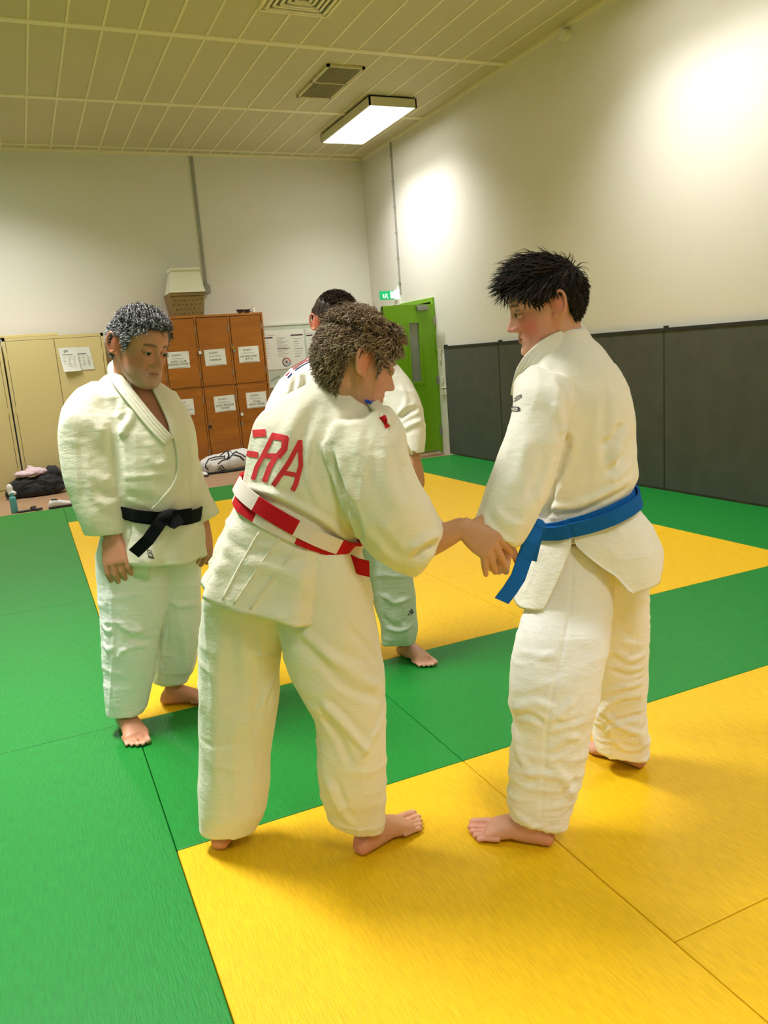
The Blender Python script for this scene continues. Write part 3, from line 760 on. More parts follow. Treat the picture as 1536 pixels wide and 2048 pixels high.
def shell(frs, a0, a1, n=48, thick=.008, e=2.3, wav=.0, nw=7, seed=0, out=.0, drop=None, grow=1.0):
    """hanging panel wrapped on rings; a0(v), a1(v): angle limits (radians) at height v 0..1; drop(u)->extra fraction at hem"""
    m_ = len(frs); th = []; rows_o = []; rows_i = []
    q = lambda v: np.sign(v)*np.abs(v)**(2/e)
    rs = np.random.RandomState(seed); ph = rs.uniform(0, 6, 3)
    for i, (c, s, b, hw, hd) in enumerate(frs):
        v = i/(m_-1); u = np.linspace(0, 1, n); t = a0(v)+(a1(v)-a0(v))*u
        wv = wav*v*(np.sin(nw*t+ph[0])+.5*np.sin(nw*1.7*t+ph[1]))
        for rows, d in ((rows_o, 0), (rows_i, -thick)):
            X = (hw*grow+out*(.45+.8*v)+wv+d)[:, None] if hasattr(wv, '__len__') else hw+out+d
            X = X.ravel(); Y = (hd*grow+out*(.45+.8*v)+wv+d)
            rows.append(c+(X*q(np.cos(t)))[:, None]*s-(Y*q(np.sin(t)))[:, None]*b)
    O = np.array(rows_o); I = np.array(rows_i)
    V = np.concatenate([O.reshape(-1, 3), I.reshape(-1, 3)]); k = m_*n; F = []
    for i in range(m_-1):
        for j in range(n-1):
            a = i*n+j; F.append((a, a+1, a+n+1, a+n)); F.append((k+a, k+a+n, k+a+n+1, k+a+1))
    for i in range(m_-1):
        for j in (0, n-1):
            a = i*n+j; F.append((a, a+n, k+a+n, k+a))
    for j in range(n-1):
        for i in (0, m_-1):
            a = i*n+j; F.append((a, a+1, k+a+1, k+a))
    return V, F
def panel_folds(Vf, amp, lam, axis=None, seed=0):
    V, F = Vf; k = len(V)//2; O = V[:k]; D = V[k:]-O; N = -D/(np.linalg.norm(D, axis=1)[:, None]+1e-9)
    O2 = folds(O, N, amp, lam, axis, seed); return np.concatenate([O2, O2+D]), F

def band(bv, fr, h, thick=.006, off=.003, n=96, tilt_axis=None, a0=0, a1=2*math.pi, closed=True, rad=.6, wob=0):
    """belt: loop pressed on the clothing in the plane of ring fr"""
    c, s, b, hw, hd = fr; up = nrm(np.cross(s, b)); up = up if up[2] > 0 else -up
    th = np.linspace(a0, a1, n, endpoint=not closed); R = []
    for t in th:
        d = math.cos(t)*s-math.sin(t)*b; best = 0
        for z in (-.3, 0, .3):
            o = c+d*rad+up*h*z
            hit = bv.ray_cast(Vector(o), Vector(-d))
            if hit[0] is not None: best = max(best, rad-hit[3])
        R.append(best if best > 0 else math.hypot(hw*math.cos(t), hd*math.sin(t)))
    R = np.array(R); 
    for _ in range(2): R = np.maximum(R, .25*np.roll(R, 1)+.5*R+.25*np.roll(R, -1)) if closed else R
    V = []; 
    for i, t in enumerate(th):
        d = math.cos(t)*s-math.sin(t)*b; zz = wob*math.sin(t*3)
        for dz, dr in ((-h/2, off), (h/2, off), (h/2, off+thick), (-h/2, off+thick)):
            V.append(c+d*(R[i]+dr)+up*(dz+zz))
    F = []; m_ = len(th)
    for i in range(m_ if closed else m_-1):
        j = (i+1) % m_
        for k in range(4): F.append((i*4+k, i*4+(k+1) % 4, j*4+(k+1) % 4, j*4+k))
    if not closed: F += [(3, 2, 1, 0), ((m_-1)*4, (m_-1)*4+1, (m_-1)*4+2, (m_-1)*4+3)]
    return np.array(V), F
def conform(bv, pts, width, thick, lift=.002, sub=4, taper=None, ribs=0):
    """strip laid on clothing; points (px,py) are cast on it, (px,py,D) are taken as given"""
    A = []; N = []
    two = resample([p[:2] for p in pts], sub); 
    Ds = [p[2] if len(p) > 2 else np.nan for p in pts]
    for i, q in enumerate(two):
        j = min(i//sub, len(pts)-2) if len(pts) > 1 else 0; f = (i-j*sub)/sub
        d0, d1 = Ds[j], Ds[j+1]
        if not (np.isnan(d0) or np.isnan(d1)): A.append(P(q[0], q[1], d0+(d1-d0)*f)); N.append(None); continue
        h, nn = cast(bv, q[0], q[1])
        if h is None:
            if not np.isnan(d0): A.append(P(q[0], q[1], d0)); N.append(None)
            continue
        A.append(h+nn*lift); N.append(nn)
    A = np.array(A); T = np.gradient(A, axis=0); S = []
    last = None
    for i in range(len(A)):
        nn = N[i] if N[i] is not None else (last if last is not None else -nrm(A[i]-CAM)); last = nn
        S.append(nrm(np.cross(nrm(T[i]), nn)))
    S = np.array(S)
    for _ in range(3): S[1:-1] = (S[:-2]+S[1:-1]*2+S[2:])/4; A[1:-1] = (A[:-2]+A[1:-1]*2+A[2:])/4
    if ribs:
        Nn = np.cross(np.gradient(A, axis=0), S); Nn /= np.linalg.norm(Nn, axis=1)[:, None]+1e-9
        sg = np.sign(((A-CAM)*Nn).sum(1))[:, None]; Nn = -Nn*sg; m_ = ribs*4+1; prof = []
        for q in range(m_):
            u = q/(m_-1)*2-1; prof.append((u, thick*.5*(1-.25*abs(u)**6)-(.0022 if (q % 4 == 0 and 0 < q < m_-1) else 0)))
        prof += [(1.02, 0), (1, -thick/2), (-1, -thick/2), (-1.02, 0)]; n_ = len(prof)
        V = np.concatenate([[A[i]+S[i]*u*width/2+Nn[i]*h for u, h in prof] for i in range(len(A))]); F = strip_faces(len(A), n_)
        F += [tuple(range(n_))[::-1], tuple((len(A)-1)*n_+k for k in range(n_))]; return V, F
    mb = MB().ribbon(A, S, width, thick); return np.array(mb.v), mb.f
def decal(bv, polys, lift=.0018, step=5):
    """flat print on cloth: polys = list of 4-corner quads in the photograph"""
    V = []; F = []
    for q in polys:
        q = np.array(q, float); L = max(np.linalg.norm(q[1]-q[0]), np.linalg.norm(q[2]-q[3])); W_ = max(np.linalg.norm(q[3]-q[0]), np.linalg.norm(q[2]-q[1]))
        a, b = max(1, int(L/step)), max(1, int(W_/step)); idx = {}
        for i in range(a+1):
            for j in range(b+1):
                u, v = i/a, j/b; p = (1-u)*(1-v)*q[0]+u*(1-v)*q[1]+u*v*q[2]+(1-u)*v*q[3]
                h, nn = cast(bv, p[0], p[1])
                if h is None: continue
                idx[(i, j)] = len(V); V.append(h+nn*lift)
        for i in range(a):
            for j in range(b):
                ks = [(i, j), (i+1, j), (i+1, j+1), (i, j+1)]
                if all(k in idx for k in ks): F.append(tuple(idx[k] for k in ks))
    return np.array(V), F
def line_quads(pts, w_):
    pts = [np.array(p, float) for p in pts]; out = []
    for i in range(len(pts)-1):
        a, b = pts[i], pts[i+1]; t = (b-a)/(np.linalg.norm(b-a)+1e-9); n = np.array([-t[1], t[0]])*w_/2; e = t*w_*.15
        out.append([a-n-e, b-n+e, b+n+e, a+n-e])
    return out

# ---- hands and feet
def hand(wrist, d, pn, thumb=1, k=1.0, curl=(.5, .5, .5, .5), spread=.08, tdir=None, forearm=None, tcurl=.3, fdir=None):
    """wrist point, direction to the fingers, palm normal, thumb side (+1: d x pn)"""
    d = nrm(d); pn = nrm(pn-d*(np.asarray(pn)@d)); s = np.cross(d, pn)*thumb; w0 = np.asarray(wrist, float); out = []
    fr = []
    for x, hw, hd in ((-.01, .027, .020), (.01, .029, .019), (.03, .036, .017), (.055, .041, .016), (.08, .041, .014), (.094, .037, .0115)):
        fr.append((w0+d*x*k+s*.002, s, pn, hw*k, hd*k))
    out.append(loft(fr, 20, 2.6))
    offs = (.0315, .0110, -.0100, -.0300); lens = (.070, .078, .072, .056); rad = (.0108, .0112, .0106, .0094)
    for i in range(4):
        b = w0+d*(.088-.0025*abs(i-1))*k+s*offs[i]*k; sp = spread*(1.4-i)/1.4; dir_ = nrm((d if fdir is None else nrm(fdir))+s*sp); p = [b-dir_*.012*k, b]; a = 0; pts = [b-d*.02*k, b]
        for j, fl in enumerate((.44, .30, .26)):
            a += curl[i]*(.30, .42, .28)[j]*1.0
            v = dir_*math.cos(a)+pn*math.sin(a); pts.append(pts[-1]+v*lens[i]*fl*k)
        r = rad[i]*k; out.append(chain(pts, [r, r*1.04, r*.98, r*.9, r*.74], 12))
        out.append(ball(pts[2]-pn*r*.12, r*1.06, 8))
    tb = w0+d*.022*k+s*.026*k+pn*.006*k; td = nrm(tdir) if tdir is not None else nrm(d*.72+s*.62+pn*.25)
    t2 = nrm(td+(d*.5-s*.35+pn*.3)*tcurl)
    out.append(chain([w0+d*.008*k+s*.012*k, tb, tb+td*.034*k, tb+td*.034*k+t2*.030*k, tb+td*.034*k+t2*.052*k], [.013*k, .0165*k, .0125*k, .0108*k, .0085*k], 12))
    if forearm is not None:
        fa = np.asarray(forearm, float); L = fa-w0
        out.append(chain([w0+d*.012*k, w0-d*.005*k, w0+L*.3, w0+L*.7, fa], [.024*k, .0255*k, .031*k, .040*k, .043*k], 16, flat=.85, nax=pn))
    return out
def foot(heel, d, inner, shin, k=1.0, lift=0):
    """heel point on the ground, toe direction, inner side sign (+1: left of d), direction of the shin"""
    d = nrm(np.array([d[0], d[1], 0])); s = np.array([-d[1], d[0], 0])*inner; h = np.array(heel, float); h[2] = .002; out = []
    prof = ((-.004, .016, .030, 0), (.006, .026, .052, 0), (.024, .032, .072, 0), (.05, .0335, .088, 0), (.08, .0345, .086, .001), (.11, .037, .070, .002), (.14, .042, .056, .003), (.165, .0475, .042, .003), (.180, .0460, .033, .002), (.192, .037, .018, 0))
    fr = []
    for x, hw, hh, off in prof:
        z0 = .012 if x < 0 else (.006 if .08 < x < .13 else .0)
        fr.append((h+d*x*k+s*off*k+UP*(z0+hh)/2*k, s, UP, hw*k, (hh-z0)/2*k))
    out.append(loft(fr, 26, 2.35))
    tz = .0125
    for (y, x0, L, r) in ((.0315, .184, .056, .0140), (.0085, .188, .056, .0096), (-.0095, .184, .050, .0090), (-.0260, .176, .044, .0086), (-.0405, .164, .040, .0084)):
        b = h+d*x0*k+s*y*k; dd = nrm(d-s*(.05 if y < .02 else .12)); 
        out.append(chain([b-dd*.02*k+UP*.015*k, b+UP*(r+.006)*k, b+dd*L*.5*k+UP*(r+.004)*k, b+dd*L*.85*k+UP*r*k], [r*.8*k, r*.86*k, r*.80*k, r*.90*k], 12, flat=.95, nax=UP))
    sh = nrm(shin); a = h+d*.047*k+UP*.05*k
    out.append(chain([a, a+sh*.045*k, a+sh*.10*k, a+sh*.18*k, a+sh*.32*k], [.034*k, .035*k, .0335*k, .038*k, .050*k], 18))
    for q in (-1, 1): out.append(ball(a+s*q*.031*k+UP*(.025+.006*q)*k, .012*k, 10))
    nails = [(h+d*(x0+L*.95)*k+s*y*k+UP*(r*1.75)*k, r*.8*k) for (y, x0, L, r) in ((.0315, .184, .056, .0140), (.0085, .188, .056, .0096), (-.0095, .184, .050, .0090), (-.0260, .176, .044, .0086), (-.0405, .164, .040, .0084))]
    return out, nails

# ---- heads
HT = np.array([  # z, front, back, half width
 (-.124, .066, .046, .012), (-.119, .078, .020, .026), (-.108, .087, .000, .040), (-.092, .088, -.016, .0495), (-.075, .086, -.030, .056), (-.058, .0855, -.045, .0605), (-.040, .086, -.060, .0645),
 (-.020, .087, -.076, .0685), (0, .085, -.089, .0715), (.020, .090, -.097, .0745), (.042, .092, -.102, .0765), (.062, .087, -.100, .0755), (.080, .074, -.092, .070), (.096, .053, -.074, .057), (.107, .027, -.047, .038), (.112, .0, -.02, .014)])
def head_parts(fr, neck_to, nose=1.0, jaw=1.0, cheek=1.0, k=1.0, ear=1.0, lids=.25, neck_r=.056, mouth=0.0, neckhd=None):
    C, X, Y, Z = fr; n = 120; m_ = 120
    zz = np.interp(np.linspace(0, 1, m_), np.linspace(0, 1, len(HT)), HT[:, 0])
    fi = lambda c: np.interp(zz, HT[:, 0], HT[:, c])
    f, b, hw = fi(1), fi(2), fi(3)
    def sm(a):
        for _ in range(3): a = np.concatenate([[a[0]], (a[:-2]+2*a[1:-1]+a[2:])/4, [a[-1]]])
        return a
    f, b, hw = sm(f), sm(b), sm(hw)
    hw = hw*np.where(zz < -.03, 1+(jaw-1)*np.clip((-.03-zz)/.05, 0, 1), 1)
    rows = []
    for i in range(m_):
        z = zz[i]; yc = np.interp(z, [-.12, -.06, 0, .06, .11], [.045, .02, -.005, -.01, -.01]); yc = min(max(yc, b[i]+.004), f[i]-.004)
        t = np.arange(n)*2*math.pi/n; co, si = np.cos(t), np.sin(t)
        e = 2.25-.2*min(max((z-.02)/.03, 0), 1); q = lambda v: np.sign(v)*np.abs(v)**(2/e)
        x = hw[i]*q(co); y = np.where(si > 0, yc+(f[i]-yc)*q(si), yc+(yc-b[i])*q(si))
        rows.append(np.stack([x, y, np.full(n, z)], 1))
    V = np.concatenate(rows); x, y, z = V.T; fw = np.clip((y-.02)/.03, 0, 1)
    g = lambda a, s: np.exp(-(a/s)**2)
    A = np.interp(z, [-.052, -.0465, -.041, -.034, -.022, -.006, .006, .016, .03], [0, .004, .021, .0245, .0185, .011, .006, .002, 0])
    sg = np.interp(z, [-.045, -.036, -.01, .015], [.0115, .0105, .0075, .009])
    dy = nose*A*np.exp(-np.abs(x/sg)**2.2)
    for sx in (-1, 1):
        dy = dy+nose*.0095*g(x-sx*.0125, .0058)*g(z+.0385, .0065)
        dy = dy-.0125*g(x-sx*.031, .0145)*g(z-.001, .0115)-.004*g(x-sx*.014, .007)*g(z-.002, .012)
        dy = dy+.0055*g(z-.019-.002*np.abs(x)/.04, .0065)*g(x-sx*.028, .019)
        dy = dy+.0045*cheek*g(x-sx*.043, .016)*g(z+.024, .016)-.004*g(x-sx*.05, .014)*g(z+.06, .02)
        dy = dy-.0035*cheek*g(np.abs(x)-.018-(-.035-z)*.45, .0045)*g(z+.052, .014)
    dy = dy+.0052*g(z+.0615, .0042)*g(x, .019)+.0062*g(z+.0725, .005)*g(x, .016)-.0050*g(z+.0668, .0022)*g(x, .021)-.0045*g(z+.0845, .006)*g(x, .022)+.005*g(z+.104, .011)*g(x, .016)+.002*g(z+.054, .006)*g(x, .008)*-1
    V[:, 1] += dy*fw
    F = strip_faces(m_, n); F.append(tuple(range(n))[::-1]); F.append(tuple((m_-1)*n+i for i in range(n)))
    M = np.array([X, Y, Z])*k
    toW = lambda L: np.asarray(L, float)@M+C
    parts = [(toW(V), F)]
    for sx in (-1, 1):     # lids and ears
        ec = np.array([sx*.0315, .0735, .0]); 
        S, SF = ball((0, 0, 0), .0136, 36)
        up = S.copy()*np.array([1.18, 1.0, .98]); zt = .0132*(.30-lids*1.0); zb = -.0132*.52
        sel = (up[:, 2] < zt*(1-(up[:, 0]/.017)**2)) & (up[:, 2] > zb*(1-(up[:, 0]/.017)**2)) & (up[:, 1] > .002)
        up[sel] = up[sel]*np.array([.9, .62, .9]); parts.append((toW(up+ec+np.array([0, .0006, .0004])), SF))
        a = math.radians(22); ax = np.array([[math.sin(a)*sx, -math.cos(a), 0], [math.cos(a)*sx, math.sin(a), 0], [0, 0, 1]])   # back-out, outward, up
        o = np.array([sx*.0730, -.004, -.004]); pts = []; rr = []
        for q in range(15):
            t = math.radians(-120+q*20.5); pts.append(o+ax[0]*(.0155*ear*(1-math.cos(t)*.0)+.0175*ear*math.sin(t+math.pi/2)*-1*-1*.0)+ax[0]*(.012*ear+.0155*ear*math.cos(t-0.25))+ax[2]*(.030*ear*math.sin(t)+.004)+ax[1]*.006); rr.append(.0047 if q < 12 else .0042)
        parts.append(chain([toW(p) for p in pts], [r*k*ear for r in rr], 10, 2))
        parts.append(ball(toW(o+ax[0]*.015*ear+ax[2]*.001+ax[1]*.002), (.0185*k*ear, .0062*k, .0325*k*ear), 18, axes=np.array([ax[0], ax[1], ax[2]])@np.array([X, Y, Z])))
        parts.append(ball(toW(o+ax[0]*.005+ax[2]*-.027*ear+ax[1]*.003), (.0065*k, .0045*k, .009*k), 10, axes=np.array([ax[0], ax[1], ax[2]])@np.array([X, Y, Z])))
        parts.append(chain([toW(o+ax[0]*.004+ax[2]*.014+ax[1]*.004), toW(o+ax[0]*.016+ax[2]*.012+ax[1]*.006), toW(o+ax[0]*.018+ax[2]*-.008+ax[1]*.006), toW(o+ax[0]*.008+ax[2]*-.018+ax[1]*.004)], [.0026*k]*4, 8))
    a = toW((0, -.030, -.045)); e_ = np.asarray(neck_to, float)
    parts.append(chain([toW((0, -.03, -.02)), a, a+(e_-a)*.5, e_], [neck_r*.98, neck_r, neck_r*1.02, neck_r*1.25], 20))
    return parts, toW
def head_frame(c, yaw, pitch, roll=0):
    """yaw: 0 looks right in the picture, +90 looks away from the camera, -90 at it; pitch down positive"""
    y = math.radians(yaw); p = math.radians(pitch); r = math.radians(roll)
    f0 = RH*math.cos(y)+WH*math.sin(y); Y = f0*math.cos(p)-UP*math.sin(p); Z = f0*math.sin(p)+UP*math.cos(p); X = np.cross(Y, Z)
    X, Z = X*math.cos(r)+Z*math.sin(r), Z*math.cos(r)-X*math.sin(r)
    return (np.asarray(c, float), X, Y, Z)
def local(fr, V, k): C, X, Y, Z = fr; d = (V-C)/k; return np.stack([d@X, d@Y, d@Z], 1)
def paint_face(L, base, lip, brow, lidz=.1, blush=None, stubble=None, lidc=None, redear=.15):
    x, y, z = L.T; g = lambda a, s: np.exp(-(a/s)**2); c = np.tile(np.array(base, float), (len(L), 1)); fr = np.clip((y-.03)/.03, 0, 1)
    def bl(w_, col): nonlocal c; w_ = np.clip(w_, 0, 1)[:, None]; c = c*(1-w_)+np.array(col)*w_
    hd = g(np.maximum(np.abs(z)-.12, 0), .01)
    if blush is not None:
        bl(blush[1]*hd*np.clip(fr+.35, 0, 1)*(g(np.abs(x)-.050, .032)*g(z+.040, .036)*(y > -.01)), blush[0]); bl(blush[1]*.5*hd*fr*g(x, .012)*g(z+.035, .01), blush[0])
    if stubble is not None: bl(stubble[1]*hd*np.clip((y+.0)/.03, 0, 1)*np.clip((-.045-z)/.02, 0, 1)*(z > -.13), stubble[0])
    bl(redear*hd*(np.abs(x) > .071)*g(y+.012, .03)*g(z, .035), (.75, .12, .08))
    bl(.85*fr*g(z+.0668, .0088)*(g(x, .0235) > .5)*hd, lip); bl(.8*fr*g(z+.0668, .0016)*(g(x, .024) > .4), np.array(lip)*.35)
    for sx in (-1, 1):
        bl(.92*fr*g(z-.0215+.10*(np.abs(x)-.03)**2/.01-.002, .0036)*(g(x-sx*.030, .018) > .35), brow)
        bl(.8*fr*g(x-sx*.0075, .0035)*g(z+.0455, .0028), np.array(base)*.25)
        bl(.45*fr*g(x-sx*.031, .016)*g(z+.012, .004), np.array(base)*.6)
        zt_ = .0042-(lidz)*.0136-4.5*(x-sx*.0315)**2/.25*.25*4; bl(.95*(np.abs(x-sx*.0315) < .0155)*g(z-zt_, .0017)*(y > .06), (.03, .02, .015))
    return c
M_eye = mat('eye_white', '#b3a596', .2, spec=.6)
M_iris = mat('eye_iris_dark', '#1a0f0a', .5, spec=.3)
def eyes(fr, k, parent, look=(0, 1, -.35), vis=(-1, 1)):
    toW = lambda L: np.asarray(L, float)@(np.array([fr[1], fr[2], fr[3]])*k)+fr[0]
    for sx in vis:
        ec = np.array([sx*.0315, .0745, -.0006]); S, SF = ball((0, 0, 0), .0124, 24)
        l = nrm(np.array(look)+np.array([sx*.12, 0, 0])); cosv = (S/.0124)@l
        mi = [1 if np.mean([cosv[i] for i in f]) > .74 else 0 for f in SF]
        mesh_obj('eye', toW(S+ec), SF, [M_eye, M_iris], parent, mi=mi)

def hairline(L, fr=.070, side=.012, nape=-.07, temple=.045):
    phi = np.arctan2(np.abs(L[:, 0]), L[:, 1])
    return np.interp(phi, [0, .55, .85, 1.05, 1.25, 1.42, 1.7, 2.0, 2.18, 2.4, 2.7, 3.15], [fr, fr-.002, temple+.012, temple-.012, side-.018, .034, .038, .032, -.005, (side+nape)/2-.02, nape+.006, nape])
def scalp_pts(n, rs, hl, k=1.0):
    """random roots on the scalp in head coordinates + outward normals"""
    out = []; N = []
    while sum(map(len, out)) < n:
        d = rs.normal(size=(n*3, 3)); d /= np.linalg.norm(d, axis=1)[:, None]
        c = np.array([0, -.006, .018]); e = np.array([.0765, .0975, .094]); p = c+d*e; nn = d/e; nn /= np.linalg.norm(nn, axis=1)[:, None]
        ok = p[:, 2] > hl(p)
        out.append(p[ok]); N.append(nn[ok])
    return np.concatenate(out)[:n], np.concatenate(N)[:n]
def hair(name, fr, k, parent, m_, seed, n, length, rad, flow, hl, steps=7, curl=0, curlf=2.0, lift=.5, grav=.3, capthick=.008, capcol=(.02, .015, .012), cols=None, rnd=.25, lenfn=None, label=None, capbump=.004):
    rs = np.random.RandomState(seed); p, nn = scalp_pts(n, rs, hl)
    ln = length*rs.uniform(.65, 1.15, n)
    if lenfn is not None: ln = ln*lenfn(p)
    fl = flow(p); fl = fl/(np.linalg.norm(fl, axis=1)[:, None]+1e-9)
    d = nn*lift+fl*(1-lift*.3)+rs.normal(size=(n, 3))*rnd; d /= np.linalg.norm(d, axis=1)[:, None]
    pos = p+nn*.003; pts = [pos]; ph = rs.uniform(0, 6.28, n); ax = rs.normal(size=(n, 3))*.3+nn; ax /= np.linalg.norm(ax, axis=1)[:, None]
    gl = np.array([fr[1][2], fr[2][2], fr[3][2]])*-1
    e = np.array([.0785, .0995, .096]); c = np.array([0, -.006, .018])
    for s in range(steps):
        t = (s+1)/steps; d = d+gl*grav/steps*2+fl*.5/steps*2
        d /= np.linalg.norm(d, axis=1)[:, None]
        side = np.cross(ax, d); cv = side*np.cos(ph+t*curlf*6.28)[:, None]+np.cross(d, side)*np.sin(ph+t*curlf*6.28)[:, None]
        pos = pos+(d+cv*curl)*(ln/steps)[:, None]
        q = (pos-c)/e; r = np.linalg.norm(q, axis=1); ins = r < 1.07
        pos[ins] = (c+(q/r[:, None])*1.07*e)[ins]; pts.append(pos.copy())
    A = np.array(pts).transpose(1, 0, 2); S = steps+1
    T = np.gradient(A, axis=1); T /= np.linalg.norm(T, axis=2)[..., None]+1e-9
    u = np.cross(T, nn[:, None, :]+1e-3); u /= np.linalg.norm(u, axis=2)[..., None]+1e-9; v = np.cross(T, u)
    rr = rad*rs.uniform(.7, 1.3, n)[:, None]*np.interp(np.linspace(0, 1, S), [0, .3, .8, 1], [.8, 1, .6, .08])[None]
    vs = []
    for q in range(4):
        a = q*math.pi/2; vs.append(A+(u*math.cos(a)*1.5+v*math.sin(a)*.6)*rr[..., None])
    VV = np.stack(vs, 2).reshape(-1, 3)      # n, S, 4
    base = np.arange(n)[:, None, None]*S*4+np.arange(S-1)[None, :, None]*4; q = np.arange(4)[None, None, :]
    Fq = np.stack([base+q, base+(q+1) % 4, base+4+(q+1) % 4, base+4+q], -1).reshape(-1, 4)
    cc = np.array(cols if cols is not None else [capcol]); ci = cc[rs.randint(0, len(cc), n)]*rs.uniform(.75, 1.25, (n, 1)); CV = np.repeat(ci, S*4, axis=0)
    # close cap under the locks
    a_, b_ = 72, 40; th = np.linspace(0, 2*math.pi, a_, endpoint=False); el = np.linspace(-.95, 1.5, b_)
    dd = np.array([[math.cos(x)*math.cos(t), math.sin(x)*math.cos(t), math.sin(t)] for t in el for x in th])
    cp = c+dd*(e-.002); mk = (cp[:, 2]-hl(cp)); th_ = np.clip(mk/.02, -.5, 1); cp = cp+dd*(np.clip(th_, 0, 1)*(capthick+.004+capbump*(vnoise(cp*110, seed)-.3)))[:, None]-dd*(np.clip(-th_, 0, .5)*.02)[:, None]
    CF = [f for f in strip_faces(b_, a_) if min(mk[i] for i in f) > -.012]
    off = len(VV); V = np.concatenate([VV, cp]); F = [tuple(f) for f in Fq.tolist()]+[tuple(i+off for i in f) for f in CF]
    C_ = np.concatenate([CV, np.tile(np.array(capcol), (len(cp), 1))*(.8+.5*vnoise(cp*160, seed+3))[:, None]])
    W_ = V@(np.array([fr[1], fr[2], fr[3]])*k)+fr[0]
    return mesh_obj(name, W_, F, m_, parent, colors=C_, label=label)

M_skin = mat('skin', '#c98b6a', .48, [('noise', (180, 180, 180), .12, .002)], attr='Col', spec=.4, sss=.12, noise=((25, 25, 25), .93, 3))
M_hair = mat('hair_strands', '#222222', .65, attr='Col', spec=.25)
GB = [('voronoi', (330, 330, 330), .35, .0012), ('noise', (45, 45, 45), .25, .004), ('noiser', (16, 30, 60), .30, .008)]
M_gi = mat('gi_cotton_weave', '#f1ede0', .88, GB, spec=.2, sheen=.15)
M_gi_cream = mat('gi_cotton_cream', '#ece6cf', .88, GB, spec=.2, sheen=.15)
M_gi_pants = mat('gi_trouser_cotton', '#f3f1ec', .8, [('noise', (400, 400, 400), .15, .0006), ('noiser', (20, 30, 70), .35, .008), ('noise', (40, 40, 22), .3, .005)], spec=.25, sheen=.1)

def person(name, foot_pt, label):
    return empty(name, (foot_pt[0], foot_pt[1], 0), label, 'person')
def body(e, hi, lo, fr=None, k=1.0, face=None, spots=(), base=(.5, .25, .15), vox=.0026, scalp=None):
    """hi: list of finely meshed groups; lo: coarse trunk under the clothes"""
    groups = [remesh(g_, vv, 2, .5) for g_, vv in hi]
    groups.append(remesh(lo, .014, 2)) if lo else None
    V, F = merge(groups); c = np.tile(np.array(base, float), (len(V), 1))
    if fr is not None:
        L = local(fr, V, k); near = np.linalg.norm(L, axis=1) < .17
        c[near] = paint_face(L[near], base, **face)
        if scalp: c[near & (L[:, 2] > scalp[0](L)+.005) & (np.abs(L[:, 0]) < .078)] = scalp[1]
    for p, r, col, st in spots:
        w_ = (st*np.exp(-((V-p)**2).sum(1)/(r*r)))[:, None]; c = c*(1-w_)+np.array(col)*w_
    return mesh_obj('body', V, F, M_skin, e, colors=c)

